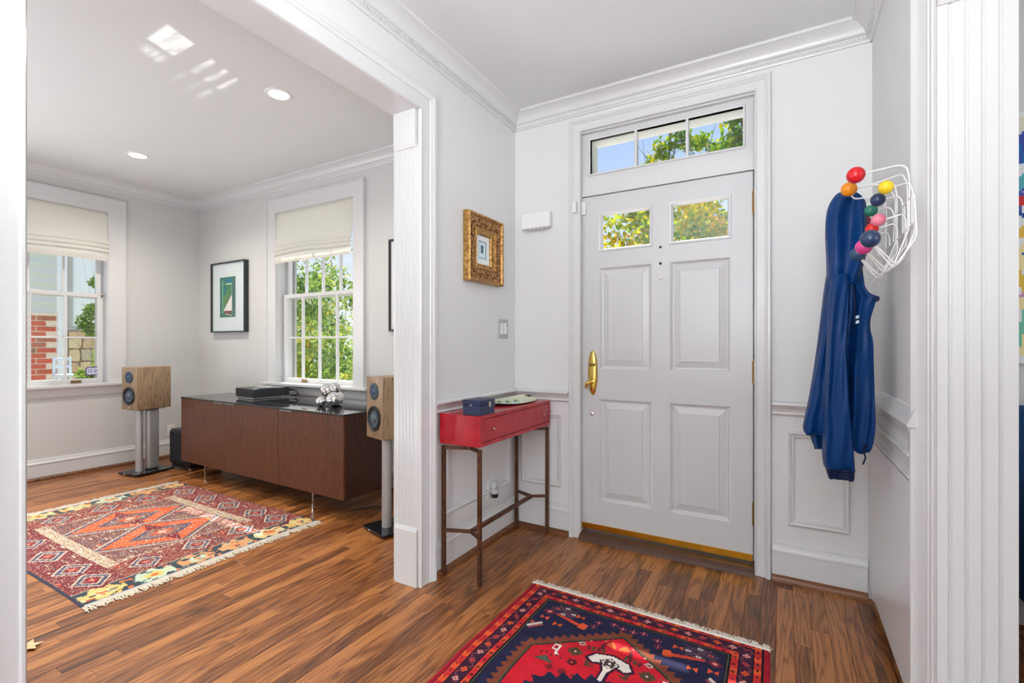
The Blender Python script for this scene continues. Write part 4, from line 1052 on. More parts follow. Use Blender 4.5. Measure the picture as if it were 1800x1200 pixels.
g.rect(.034, .115, .030, .135, c_(120, 156, 164)); g.rect(.037, .106, .036, .132, c_(204, 226, 232)); g.rect(.037, .100, .04, .128, c_(216, 234, 240)); g.rect(.058, .084, .055, .10, c_(104, 132, 150)); g.ell(.071, .066, .008, .012, c_(70, 92, 112)); g.rect(.062, .080, .075, .095, c_(84, 110, 134)); g.rect(.04, .10, .126, .129, c_(150, 180, 186))
flat_print('print', g, left, oy0, oy1, oz0, oz1, .008, M_PRINT, gp)
# thin black frame right of the window
tf = thing('thin_framed_picture', 'thin black framed picture right of the window, seen edge on', 'picture', (-2.4, YL, 1.30))
b = MB(); frame(b, livf, -2.775, -2.09, 1.312, 2.020, [(0, .002), (0, .024), (.018, .026), (.018, .002)]); b.build('frame', M_BLACK, tf)
b = MB(); pbox(b, livf, -2.776, -2.089, 1.311, 2.021, .002, .014); b.build('mat_board', mat('pale_mat', srgb(222, 224, 224), .8), tf)
b = MB(); pbox(b, livf, -2.60, -2.26, 1.45, 1.88, .014, .0155); b.build('print', mat('grey_print', srgb(150, 156, 160), .7), tf)

# ------------------------------------------------------------------ small wall fittings
t = thing('light_switch', 'brushed steel double light switch plate beside the corner', 'switch', (XL, 2.605, 1.22))
b = MB(); pbox(b, left, 2.548, 2.664, 1.226, 1.346, 0, .006, .002); b.build('plate', M_ALU, t)
for a in (2.583, 2.629):
    b = MB(); pbox(b, left, a-.017, a+.017, 1.252, 1.320, .005, .009, .001); b.build('rocker', mat('rocker_pale', srgb(226, 232, 234), .4) if a < 2.6 else bpy.data.materials['rocker_pale'], t)
b = MB(); pbox(b, left, 2.637, 2.645, 1.300, 1.310, .0088, .0095); b.build('indicator', M_BLACK, t)
t = thing('door_chime', 'white plastic door chime box on the wall left of the door', 'door chime', (-1.38, YF, 1.93))
b = MB(); pbox(b, front, -1.487, -1.283, 1.928, 2.030, 0, .045, .006); b.build('cover', M_WHITE, t)
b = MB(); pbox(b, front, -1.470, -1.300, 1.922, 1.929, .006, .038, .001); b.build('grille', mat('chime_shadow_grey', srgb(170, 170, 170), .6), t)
b = MB()
for i in range(6): pbox(b, front, -1.465+i*.029, -1.465+i*.029+.016, 1.919, 1.924, .010, .034)
b.build('slots', M_WHITE, t)
t = thing('door_sensor', 'small white door contact sensor at the top left door corner', 'sensor', (-1.09, YF, 1.99))
b = MB(); b.box(-1.097, -1.068, YD-.018, YD, 1.985, 2.065, .003); b.build('magnet', M_WHITE, t)
b = MB(); b.box(-1.128, -1.1065, YF-.045, YF-.024, 1.992, 2.058, .003); b.build('switch_body', M_WHITE, t)
def outlet(label, P, a, z, extra=False):
    t = thing('wall_outlet', label, 'outlet', P(a, z, 0), 'white wall outlets')
    b = MB(); pbox(b, P, a-.036, a+.036, z-.058, z+.058, 0, .006, .002); b.build('plate', M_WHITE, t)
    for dz in (-.02, .02):
        b = MB(); pbox(b, P, a-.017, a+.017, z+dz-.014, z+dz+.014, .005, .0075, .001); s_ = b.build('socket', M_WHITE, t)
        b = MB()
        for da in (-.007, .007): pbox(b, P, a+da-.0012, a+da+.0012, z+dz-.005, z+dz+.006, .0074, .0079)
        b.build('slots', M_BLACK, s_)
outlet('white wall outlet behind the left loudspeaker stand', farl, 2.62, .285)
outlet('white wall outlet low on the wall behind the red console', left, 2.455, .318)
t = thing('plug_in_freshener', 'clear plug in air freshener with dark liquid below the red console', 'air freshener', (XL+.03, 2.455, .30))
M_CLEAR = mat('clear_plastic', (.86, .88, .88), .15, 0, .5); M_CLEAR.node_tree.nodes['Principled BSDF'].inputs['Transmission Weight'].default_value = .5
MB().box(XL+.009, XL+.05, 2.430, 2.480, .318, .362, .010, seg=3).build('heater', M_CLEAR, t, smooth=40)
MB().lathe([(.008, .03), (.020, .024), (.023, .004), (.023, -.002)], (XL+.034, 2.455, .292), (0, 0, 1), 20).build('bottle_top', M_CLEAR, t, smooth=40)
MB().lathe([(.023, 0), (.023, -.008), (.018, -.024), (.006, -.030)], (XL+.034, 2.455, .289), (0, 0, 1), 20).build('liquid', mat('dark_liquid', (.01, .01, .012), .1), t, smooth=40)

# ------------------------------------------------------------------ recessed ceiling lights
M_LAMP = emis('lamp_glow', (1, .93, .82), 6)
for (x, y, lab) in ((-2.777, 1.893, 'recessed ceiling downlight nearest the foyer opening'), (-4.688, 1.917, 'recessed ceiling downlight near the far left window')):
    t = thing('ceiling_downlight', lab, 'ceiling light', (x, y, ZL), 'living room downlights')
    MB().lathe([(.058, .004), (.060, -.004), (.072, -.006), (.080, -.004), (.082, 0)], (x, y, ZL), (0, 0, 1), 36).build('trim_ring', M_WHITE, t, smooth=50)
    MB().lathe([(.060, -.003), (.056, -.0015), (.0, -.0015)], (x, y, ZL), (0, 0, 1), 32).build('lens', M_LAMP, t, smooth=50)
    lamp('downlight', 'SPOT', (x, y, ZL-.012), (0, 0, -1), 125 if x < -4 else 85, (1, .91, .80), spot_size=math.radians(150), spot_blend=1.0, shadow_soft_size=.045)

# two more spots added out of view to brighten the near living room floor
for (x, y) in ((-3.1, .42), (-4.688, .35)): lamp('downlight', 'SPOT', (x, y, ZL-.012), (0, 0, -1), 200 if x < -4 else 300, (.95, .97, 1), spot_size=math.radians(86), spot_blend=.7, shadow_soft_size=.045)

# ------------------------------------------------------------------ recessed radiator cover
rc = thing('radiator_cover', 'white recessed radiator cover with two grille rows below the coat rack', 'radiator cover', (.39, 2.3, 0))
rx = .338
ry0, ry1 = 1.925, 2.745
MB().box(rx, rx+.014, ry0-.02, ry1, .066, .752, .001).build('front_panel', M_TRIM, rc)
b = MB(); b.box(rx, rx+.014, ry0-.02, ry0, .752, .935, .001); b.box(rx, rx+.014, ry1-.04, ry1, .752, .935, .001); b.box(rx-.001, rx+.014, ry0, ry1-.04, .905, .935, .001)
b.build('grille_frame', M_TRIM, rc)
for z in (.765, .834): MB().box(rx-.004, rx+.012, ry0, ry1-.04, z-.005, z+.005, .002).build('grille_bar', M_TRIM, rc)
M_GRL = mat('grille_grey', srgb(206, 206, 204), .5)
for (z0, z1) in ((.770, .829), (.839, .905)):
    b = MB(); n = 96
    for i in range(n):
        y = ry0+.003+(ry1-.046-ry0)*i/n; b.box(rx+.006, rx+.008, y, y+.0052, z0, z1)
    b.box(rx+.0062, rx+.0078, ry0, ry1-.04, (z0+z1)/2-.002, (z0+z1)/2+.002)
    tag(b.build('grille_slats', M_GRL, rc, fix=False), kind='stuff')
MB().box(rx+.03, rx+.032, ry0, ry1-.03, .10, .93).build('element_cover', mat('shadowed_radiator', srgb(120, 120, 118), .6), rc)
cap = [(.330, .926), (.327, .932), (.330, .940), (.348, .984), (.353, .990), (.362, .985), (.362, .926)]
b = MB(); b.prism(cap, lambda x, z: (x, ry0-.03, z), lambda x, z: (x, YF-.002, z)); b.build('sloped_cap', M_TRIM, rc)['label'] = 'sloped white cap ledge with worn paint'
MB().box(.395, .398, ry0, 2.745, 0, .93).build('recess_shade_sheet', M_GAP, rc)  # black sheet, the shade of the recess put into its colour

# ------------------------------------------------------------------ coat rack with coloured balls
ck = thing('coat_rack', 'white wire wall coat rack with coloured wooden ball hooks', 'coat rack', (XR, 2.15, 1.58))
M_WIRE = mat('white_wire', srgb(236, 236, 234), .3, .1)
def soft(path, n=5, r=.014):
    P_ = [Vector(p) for p in path]; out = [P_[0]]
    for i in range(1, len(P_)-1):
        a = (P_[i-1]-P_[i]); c = (P_[i+1]-P_[i]); ra = min(r, a.length*.45, c.length*.45)
        p0 = P_[i]+a.normalized()*ra; p1 = P_[i]+c.normalized()*ra
        for k_ in range(n+1):
            f = k_/n; out.append(p0.lerp(P_[i], f).lerp(P_[i].lerp(p1, f), f))
    return out+[P_[-1]]
wr = .0027
def wire(name, *paths):
    b = MB()
    for p in paths: b.tube(soft(p), wr, 6)
    return b.build(name, M_WIRE, ck, smooth=60)
xw = .336
wire('wall_frame', [(xw, 1.87, 1.60), (xw, 1.87, 1.635), (xw, 2.48, 1.635), (xw, 2.48, 1.546), (xw, 1.87, 1.546), (xw, 1.87, 1.60)])
BC = {'red': srgb(206, 22, 36), 'orange': srgb(232, 140, 24), 'yellow': srgb(228, 196, 30), 'navy': srgb(38, 56, 90), 'green': srgb(36, 118, 96), 'pink': srgb(232, 128, 148), 'scarlet': srgb(226, 40, 42), 'magenta': srgb(216, 66, 140), 'slate blue': srgb(48, 74, 112), 'crimson': srgb(160, 40, 70)}
MBALL = {k_: mat('ball_'+k_.replace(' ', '_'), v, .28) for k_, v in BC.items()}
def ball(c, r, col):
    o = MB().sphere(c, r, 28, 18).build('ball', MBALL[col], ck, smooth=80); o['label'] = col+' ball'
# top row: long prongs
for y, col, r in ((1.91, 'red', .0262), (2.10, 'orange', .0255), (2.30, 'crimson', .0255)):
    bx_ = .200; bz = 1.735 if y < 2 else 1.743
    ball((bx_, y, bz), r, col)
    wire('prong', [(bx_+.005, y, bz-.01), (bx_+.012, y+.01, bz-.034), (bx_+.04, y+.012, bz-.036), (.322, y+.012, 1.722), (.334, y+.012, 1.69), (xw, y+.012, 1.548)],
         [(bx_, y, bz), (.312, y-.004, 1.746), (.330, y-.004, 1.735), (xw, y-.004, 1.70), (xw, y-.004, 1.546), (.290, y-.03, 1.42)])
for y, col, r in ((1.855, 'yellow', .0205), (2.0, 'navy', .0215), (2.15, 'green', .0208), (2.31, 'crimson', .0208)):
    ball((.270, y, 1.668), r, col)
    wire('prong', [(.270, y, 1.662), (.325, y+.004, 1.675), (xw, y+.004, 1.65), (xw, y+.004, 1.55)])
for y, col, r in ((1.97, 'pink', .0205), (2.11, 'scarlet', .0205), (2.25, 'pink', .02)):
    ball((.268, y, 1.594), r, col)
    wire('prong', [(.268, y, 1.588), (.328, y-.02, 1.602), (xw, y-.02, 1.58), (xw, y-.02, 1.546)])
for y, col, r in ((1.78, 'navy', .0262), (1.915, 'magenta', .0242), (2.055, 'slate blue', .0242)):
    ball((.222, y, 1.500), r, col)
    wire('prong', [(.222, y, 1.495), (.285, y+.012, 1.418), (xw, y+.03, 1.50), (xw, y+.06, 1.63)], [(.226, y+.006, 1.488), (.278, y+.02, 1.412), (.30, y+.03, 1.43), (xw, y+.05, 1.52), (xw, y+.08, 1.63)])

# ------------------------------------------------------------------ blue hooded jacket hanging on the rack
def aty(u, v, y):
    dx = math.cos(TH)*(u-900)/FPX-math.sin(TH); dy = math.sin(TH)*(u-900)/FPX+math.cos(TH); t = y/dy
    return dx*t, H-(v-607)/FPX*t
def loft(rows, y0, seedv, nf, amp=.10, sub=8, n=84, flat=.0, closed_top=True, fphase=0):
    """rows: (photo height, left, right, depth, y offset): a hanging tube of cloth with vertical folds"""
    rs_ = np.random.RandomState(seedv); R_ = []
    for v, a, b_, dp, yo in rows:
        x0, z = aty(a, v, y0+yo); x1, _ = aty(b_, v, y0+yo); R_.append((z, (x0+x1)/2, (x1-x0)/2, dp/2, y0+yo))
    A = np.array(R_); m = len(A); tt = np.linspace(0, m-1, (m-1)*sub+1)
    # Catmull-Rom through the rows
    out = []
    for t in tt:
        i = min(int(t), m-2); f = t-i; p0, p1, p2, p3 = A[max(i-1, 0)], A[i], A[i+1], A[min(i+2, m-1)]
        out.append(.5*((2*p1)+(p2-p0)*f+(2*p0-5*p1+4*p2-p3)*f*f+(3*p1-p0-3*p2+p3)*f**3))
    ph = rs_.uniform(0, 6.28, 6); rings = []
    for k_, (z, xc, wx, wy, yc) in enumerate(out):
        f = k_/(len(out)-1); r = []
        for i in range(n):
            th = 2*PI*i/n
            ft = amp*(.5+.5*f)*3.4
            w1 = nf*th+ph[0]+1.1*math.sin(f*3+ph[1])+.5*math.sin(th+f*5); w2 = (nf+3)*th+ph[2]+f*4+.6*math.sin(f*8+th)
            q = 1+ft*((1-2*abs(math.sin(w1/2+.3)))*.55+math.sin(w2)*.22+.22*math.sin(2*th+f*9+ph[3]))
            ct, st = math.cos(th), math.sin(th)
            e = .8
            px = math.copysign(abs(ct)**e, ct)*wx*(1+(q-1)*.12); py = math.copysign(abs(st)**e, st)*wy*q
            crease = .003*math.sin(f*26+th*3+ph[4])*math.sin(th*5+ph[5])
            r.append((xc+px, yc+py+crease, z+.004*math.sin(th*3+ph[1])*(f > .98)))
        rings.append(r)
    return rings
jk = thing('hooded_jacket', 'blue nylon hooded jacket hanging by its hood on the coat rack', 'jacket', (.2, 2.28, .68))
YJ = 2.27
def piece(name, rows, seedv, nf, amp=.12, m=M_JACKET, par=jk, **kw):
    b = MB(); b.strip(loft(rows, YJ, seedv, nf, amp, **kw)); return b.build(name, m, par, smooth=75)
piece('hood', [(338, 1478, 1489, .03, .0), (343, 1469, 1503, .07, 0), (356, 1460, 1518, .10, 0), (375, 1453.5, 1523.5, .12, 0), (410, 1451.5, 1524, .13, .0), (450, 1453, 1523.5, .13, .0), (482, 1453, 1516, .13, .0), (505, 1456, 1512, .11, 0)], 3, 5, .16)
body = piece('body', [(474, 1454, 1515, .11, .02), (500, 1450, 1518, .13, .03), (540, 1445, 1524, .15, .04), (600, 1437, 1526, .17, .05), (660, 1427, 1528, .18, .05), (710, 1418, 1528, .19, .05), (745, 1411, 1526, .19, .05), (758, 1412, 1522, .185, .05)], 5, 6, .14)
left_sl = piece('sleeve', [(700, 1424, 1462, .08, .06), (740, 1420, 1460, .09, .06), (765, 1424, 1452, .08, .06), (786, 1431, 1449, .07, .06)], 8, 4, .12)
piece('sleeve', [(484, 1462, 1492, .07, -.03), (520, 1457, 1492, .09, -.05), (570, 1454, 1490, .105, -.075), (610, 1452.5, 1488, .11, -.075), (660, 1450, 1491, .115, -.075), (710, 1448, 1494, .115, -.075), (760, 1446, 1499, .11, -.075), (797, 1444.5, 1502, .10, -.075), (816, 1447, 1503, .09, -.075), (820, 1450, 1503, .075, -.075)], 11, 4, .13)
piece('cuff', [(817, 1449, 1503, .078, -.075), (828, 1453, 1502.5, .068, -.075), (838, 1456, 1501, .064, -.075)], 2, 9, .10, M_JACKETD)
fr_ = piece('front_panel', [(488, 1497, 1515, .05, -.01), (503, 1499, 1519, .07, -.01), (516, 1500, 1528, .08, -.01), (524, 1500, 1542, .08, -.01), (535, 1500, 1538, .08, -.01), (560, 1499, 1530, .09, -.015), (580, 1497, 1529.5, .095, -.02), (602, 1496, 1534, .10, -.025), (640, 1492, 1535, .11, -.03), (690, 1489, 1536, .125, -.03), (740, 1487, 1537, .13, -.03), (768, 1488, 1534, .12, -.03), (784, 1494, 1530, .10, -.03), (792, 1500, 1524, .08, -.03)], 17, 4, .12)
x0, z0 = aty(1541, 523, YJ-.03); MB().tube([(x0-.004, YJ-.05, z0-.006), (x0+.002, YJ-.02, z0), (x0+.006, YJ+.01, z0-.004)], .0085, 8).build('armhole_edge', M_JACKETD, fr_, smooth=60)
x0, z0 = aty(1519, 783, YJ-.09); b = MB(); b.sphere((x0, YJ-.09, z0), .007, 12, 8)
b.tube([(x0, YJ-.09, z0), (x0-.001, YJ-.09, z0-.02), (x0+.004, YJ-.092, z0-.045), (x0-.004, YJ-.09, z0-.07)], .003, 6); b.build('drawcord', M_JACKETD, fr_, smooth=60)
b = MB()
pts = []
for v_, u_ in ((500, 1499), (530, 1503), (570, 1501), (610, 1500), (660, 1497), (700, 1495), (740, 1493)):
    q = aty(u_, v_, YJ-.03); pts.append((q[0], YJ-.035, q[1]))
b.tube(pts, .004, 6); b.build('zip', M_JACKETD, fr_, smooth=60)
b = MB()
for v0, v1 in ((553.5, 560), (562.5, 569)):
    pts = [(1504.5, v0+1.6), (1510, v0), (1510, v1-1.6), (1504.5, v1)]
    b.add([(aty(u, v, YJ-.075)[0], YJ-.075, aty(u, v, YJ-.075)[1]) for u, v in pts]+[(aty(u, v, YJ-.075)[0], YJ-.06, aty(u, v, YJ-.075)[1]) for u, v in pts], [[0, 1, 2, 3], [4, 5, 6, 7], [0, 1, 5, 4], [2, 3, 7, 6], [1, 2, 6, 5], [0, 3, 7, 4]])
b.build('chest_logo', mat('logo_white', srgb(200, 214, 236), .6), fr_)

# ------------------------------------------------------------------ side room at the right edge
sf = thing('blue_armchair', 'blue upholstered armchair at the right edge of the picture', 'armchair', (1.15, 2.3, 0))
MB().box(.735, 1.62, 1.98, 2.55, .26, .46, .03, seg=3).build('seat_base', M_SOFA, sf, smooth=40)
MB().box(.90, 1.46, 1.94, 2.45, .455, .58, .045, seg=4).build('seat_cushion', M_SOFA, sf, smooth=40)
MB().box(.72, .90, 1.95, 2.62, .255, .74, .05, seg=4).build('arm', M_SOFA, sf, smooth=40)
MB().box(1.46, 1.64, 1.95, 2.62, .255, .74, .05, seg=4).build('arm', M_SOFA, sf, smooth=40)
MB().box(.72, 1.64, 2.42, 2.70, .255, .945, .07, seg=4).build('back', M_SOFA, sf, smooth=40)
for x in (.78, 1.58):
    for y in (2.02, 2.62): MB().lathe([(.012, 0), (.022, .25), (.022, .262)], (x, y, 0), (0, 0, 1), 14).build('leg', M_THRESH, sf, smooth=40)
pa = thing('abstract_painting', 'large blue and white abstract canvas at the right edge of the picture', 'painting', (1.2, YF, 1.1))
g = Grid(1.0, 1.02, .01, srgb(232, 236, 238)); rs = np.random.RandomState(21)
for i in range(240):
    s = rs.uniform(0, 1); t = rs.uniform(.02, 1.0)
    cols = [(66, 86, 168), (34, 72, 146), (26, 112, 176), (150, 150, 206), (214, 214, 236), (96, 178, 190)] if t < .5 else [(236, 240, 242), (196, 214, 226), (226, 190, 80), (120, 196, 170), (206, 150, 196), (240, 226, 170)]
    an = rs.uniform(-.9, .9); l = rs.uniform(.03, .16); g.line((s-l*math.sin(an), t-l*math.cos(an)), (s+l*math.sin(an), t+l*math.cos(an)), rs.uniform(.008, .04), c_(*cols[rs.randint(6)]))
g.line((.0, .42), (.14, .36), .04, c_(206, 60, 60)); g.rect(0, .2, .02, .08, c_(226, 226, 206)); g.rect(0, .12, .52, .62, c_(240, 243, 246)); g.ell(.04, .80, .05, .03, c_(240, 170, 30))
MB().box(.70, 1.70, YF-.032, YF-.001, 1.105, 2.135, .002).build('canvas', mat('canvas_edge', srgb(226, 226, 222), .8), pa)
flat_print('painted_face', g, front, .70, 1.70, 1.105, 2.135, .0335, M_PRINT, pa)
# pale curl on the floor by the left casing
lf = thing('fallen_leaf', 'pale tan dried leaf on the floor at the left casing', 'leaf', (-2.565, .685, 0))
b = MB(); o_ = [(0, -.05), (.018, -.03), (.05, -.024), (.028, -.008), (.058, .010), (.022, .016), (.012, .05), (-.010, .022), (-.045, .03), (-.03, 0), (-.045, -.03), (-.016, -.02)]
vs = [(-2.565+x*.9, .685+y*.9, .006+.010*(abs(x)*18*.5)) for x, y in o_]+[(-2.565, .685, .004)]
b.add(vs, [[i, (i+1) % 12, 12] for i in range(12)]); b.build('blade', cloth('dry_leaf', srgb(226, 186, 146), srgb(206, 160, 116), 90), lf, fix=False)

# ------------------------------------------------------------------ window sticker
st = thing('window_sticker', 'small lavender sticker in the lower right pane of the far left window', 'sticker', (XW-.075, 1.98, .93))
def stick(a, z, h): return (XW-.0735+h, a, z)
o_ = []
for cx_, cz_, q in ((.040, .022, 0), (-.040, .022, 1), (-.040, -.022, 2), (.040, -.022, 3)):
    for k_ in range(6): t = (q+k_/5)*PI/2; o_.append((cx_+.018*math.cos(t), cz_+.018*math.sin(t)))
b = MB(); b.prism(o_, lambda a, z: stick(1.985+a, .936+z, 0), lambda a, z: stick(1.985+a, .936+z, .0006)); b.build('border', mat('sticker_violet', srgb(84, 82, 132), .5), st)
b = MB(); b.prism([(a*.86, z*.78) for a, z in o_], lambda a, z: stick(1.985+a, .936+z, .0006), lambda a, z: stick(1.985+a, .936+z, .0012)); b.build('face', mat('sticker_lavender', srgb(206, 208, 232), .5), st)
fc = bpy.data.curves.new('lettering', 'FONT'); fc.body = 'N D'; fc.size = .046; fc.align_x = 'CENTER'; fc.align_y = 'CENTER'; fc.extrude = .0004
fo = bpy.data.objects.new('lettering', fc); COL.objects.link(fo); bpy.context.view_layer.update()
me = bpy.data.meshes.new_from_object(fo.evaluated_get(bpy.context.evaluated_depsgraph_get())); bpy.data.objects.remove(fo)
# the sticker faces the street, so from indoors it reads mirrored
me.transform(Matrix(((0, 0, 1, XW-.0718), (1, 0, 0, 1.985), (0, 1, 0, .936), (0, 0, 0, 1))) @ Matrix.Diagonal((-1, 1, 1, 1)) @ Matrix.Diagonal((1, 1, 1, 1)))
me.transform(Matrix.Identity(4)); me.materials.append(mat('sticker_ink', srgb(70, 66, 120), .5)); link(bpy.data.objects.new('lettering', me), st)

# ------------------------------------------------------------------ outdoors
GZ = -.45; HX0 = -9.0
M_GRASS = mat('lawn', srgb(140, 146, 110), .95); n_ = noise(M_GRASS, 3, 4, pos(M_GRASS)); r_ = ramp(M_GRASS, n_.outputs[0], [(.3, srgb(112, 124, 84)), (.7, srgb(164, 166, 126))]); L(M_GRASS, r_.outputs[0], BS(M_GRASS).inputs['Base Color'])
mb = MB(); mb.box(-40, 40, YL+.22, 60, GZ-.2, GZ); mb.box(-40, XW-.22, -20, YL+.22, GZ-.2, GZ); struct(mb.build('lawn', M_GRASS), 'lawn outside the windows')
M_PORCH = mat('porch_concrete', srgb(226, 222, 214), .85)
mb = MB(); mb.box(-2.4, 1.4, YF+.2, 4.6, GZ, -.06, .01); struct(mb.build('porch', M_PORCH), 'pale porch slab outside the front door')
mb = MB(); mb.box(-9, 7, 4.9, 9.6, GZ, GZ+.02); mb.box(HX0+.5, XW-.3, -6, 2.4, GZ, GZ+.02); struct(mb.build('bounce_ground', M_PORCH), 'unseen pale ground added outside to bounce sunlight')  # unseen pale slabs added to throw sunlight up at transom and neighbour's wall
mb = MB(); mb.box(-2.3, 1.4, YF+.2, 3.19, 2.584, 2.65); mb.box(-2.3, 1.4, 3.17, 3.2, 2.568, 2.72)
struct(mb.build('eave', mat('eave_white', srgb(226, 226, 220), .6)), 'white eave above the front door')
mb = MB(); mb.box(-5.84, 4.2, YB, YL+.22, 2.92, 3.0); struct(mb.build('roof_deck', M_GAP), 'roof over the rooms')

def leaf_mat(name, stops, tr=.45):
    m = bpy.data.materials.new(name); m.use_nodes = True; t = m.node_tree; b = BS(m)
    g_ = N(m, 'ShaderNodeNewGeometry'); n = noise(m, .9, 2, g_.outputs['Position'])
    mx_ = N(m, 'ShaderNodeMath', operation='MULTIPLY_ADD'); L(m, g_.outputs['Random Per Island'], mx_.inputs[0]); mx_.inputs[1].default_value = .6
    sb_ = N(m, 'ShaderNodeMath', operation='MULTIPLY_ADD'); L(m, n.outputs[0], sb_.inputs[0]); sb_.inputs[1].default_value = 1.5; sb_.inputs[2].default_value = -.55
    L(m, sb_.outputs[0], mx_.inputs[2])
    r = ramp(m, mx_.outputs[0], stops); L(m, r.outputs[0], b.inputs['Base Color']); b.inputs['Roughness'].default_value = .55; b.inputs['Specular IOR Level'].default_value = .1
    tl = N(m, 'ShaderNodeBsdfTranslucent'); L(m, r.outputs[0], tl.inputs[0]); mx = N(m, 'ShaderNodeMixShader'); mx.inputs[0].default_value = tr
    out = [x for x in t.nodes if x.type == 'OUTPUT_MATERIAL'][0]
    L(m, b.outputs[0], mx.inputs[1]); L(m, tl.outputs[0], mx.inputs[2]); L(m, mx.outputs[0], out.inputs[0]); return m
LM_GOLD = leaf_mat('golden_leaves', [(.1, srgb(92, 138, 10)), (.38, srgb(150, 180, 10)), (.66, srgb(226, 208, 12)), (.95, srgb(246, 196, 24))], .65)
LM_GREEN = leaf_mat('green_leaves', [(.1, srgb(84, 128, 20)), (.45, srgb(126, 166, 24)), (.7, srgb(176, 194, 30)), (.9, srgb(232, 204, 40))], .55)
LM_HEDGE = leaf_mat('shrub_leaves', [(.1, srgb(70, 104, 46)), (.4, srgb(120, 152, 68)), (.7, srgb(170, 192, 92)), (.92, srgb(226, 206, 96))], .45)
LM_DARK = leaf_mat('bush_leaves', [(.1, srgb(70, 104, 44)), (.5, srgb(112, 148, 62)), (.9, srgb(166, 190, 92))], .4)
M_BARK = mat('bark', srgb(112, 92, 74), .9)
def leaves(centres, radii, n, size, rs, ysc=1):
    """leaf blades in clumps; returns a mesh with folded four corner leaves"""
    C_ = np.array(centres); R_ = np.array(radii); w_ = R_**2/np.sum(R_**2)
    ci = rs.choice(len(C_), n, p=w_); d_ = rs.normal(size=(n, 3)); d_ /= np.linalg.norm(d_, axis=1)[:, None]
    p = C_[ci]+d_*(R_[ci]*rs.uniform(.35, 1.0, n)**.6)[:, None]*np.array([1, ysc, .8])
    a = rs.normal(size=(n, 3)); a[:, 2] -= .5; a /= np.linalg.norm(a, axis=1)[:, None]
    b_ = np.cross(a, rs.normal(size=(n, 3))); b_ /= np.linalg.norm(b_, axis=1)[:, None]; nn = np.cross(a, b_)
    s_ = size*rs.uniform(.6, 1.25, n)[:, None]
    v = np.stack([p, p+a*s_*.5+b_*s_*.33+nn*s_*.08, p+a*s_, p+a*s_*.5-b_*s_*.33+nn*s_*.08], 1).reshape(-1, 3)
    i = np.arange(n)*4; f = np.concatenate([np.stack([i, i+1, i+2], 1), np.stack([i, i+2, i+3], 1)], 0)
    me = bpy.data.meshes.new('foliage'); me.from_pydata(v.tolist(), [], f.tolist()); return me
def plant(name, label, cat, loc, clumps, n, size, lm, seedv, trunk=True, group=None, ysc=1):
    rs = np.random.RandomState(seedv); t = thing(name, label, cat, loc, group)
    C_ = [(loc[0]+c[0], loc[1]+c[1], loc[2]+c[2]) for c in clumps]; R_ = [c[3] for c in clumps]
    sub = []; sr = []
    for c, r in zip(C_, R_):
        for k_ in range(9):
            d_ = rs.normal(size=3); d_ /= np.linalg.norm(d_); sub.append(tuple(np.array(c)+d_*r*.62*np.array([1, ysc, 1]))); sr.append(r*rs.uniform(.3, .55))
    me = leaves(sub, sr, n, size, rs, ysc); me.materials.append(lm); tag(link(bpy.data.objects.new('foliage', me), t), kind='stuff')
    b = MB(); b0_ = Vector(loc); top = sum((Vector(c) for c in C_), Vector())/len(C_)
    th_ = .045 if trunk else .006
    if trunk:
        mid = b0_.lerp(top, .45); b.tube([b0_, b0_.lerp(mid, .5)+Vector((.05, 0, 0)), mid], [th_*1.6, th_*1.3, th_], 10)
    else: mid = b0_
    for c in C_:
        c = Vector(c); q = mid.lerp(c, .5)+Vector((rs.uniform(-.1, .1), rs.uniform(-.1, .1), .1)); b.tube([mid, q, c], [th_*.7, th_*.5, th_*.25], 7)
        for k_ in range(5):
            e = c+Vector(rs.normal(size=3))*.11*(c-mid).length; b.tube([q.lerp(c, rs.uniform(0, 1)), e], [th_*.3, th_*.1], 5)
    b.build('trunk' if trunk else 'stems', M_BARK, t, smooth=60)
    return t
G_ = 'trees across from the front door'
plant('maple_tree', 'golden maple tree seen through the front door lites', 'tree', (-3.0, 12.4, GZ), [(-2.0, 0, 4.2, 1.3), (-.8, .4, 4.7, 1.35), (.6, -.2, 4.6, 1.4), (1.8, .3, 4.9, 1.3), (0, .2, 3.2, 1.5), (-1.4, 0, 2.6, 1.4), (1.6, 0, 3.2, 1.5), (2.6, .5, 4.2, 1.2), (-.2, .8, 5.3, .8)], 14000, .155, LM_GOLD, 31, group=G_, ysc=.35)
plant('shade_tree', 'bright green tree with yellow tips seen at the right of the transom', 'tree', (.8, 9.8, GZ), [(-1.42, 0, 5.67, .7), (-.9, .1, 6.39, .7), (-1.68, .1, 6.3, .4), (-.36, 0, 5.3, .9), (0, 0, 6.56, 1.05), (.5, 0, 5.67, 1.05)], 9500, .14, LM_GREEN, 32, group=G_, ysc=.4)
plant('slender_tree', 'slender green tree with open twigs seen in the middle transom pane', 'tree', (-4.0, 15.6, GZ), [(.64, 0, 7.85, .4), (1.05, 0, 8.1, .46), (.87, 0, 8.7, .3), (1.57, 0, 8.0, .46), (2.04, 0, 7.8, .4), (.12, 0, 7.5, .4)], 1800, .12, LM_GREEN, 33, group=G_)
plant('yellow_tree', 'pale yellow tree far behind the golden maple', 'tree', (-1.2, 19.5, GZ), [(-4, 0, 4.5, 1.6), (-2, 0, 5.0, 1.8), (0, 0, 5.2, 1.8), (2, 0, 5.0, 1.7), (-3, 0, 3.0, 1.8), (-1, 0, 3.0, 1.8), (1, 0, 3.0, 1.8)], 6000, .18, LM_GREEN, 34, group=G_, ysc=.4)
H_ = 'shrubs outside the credenza window'
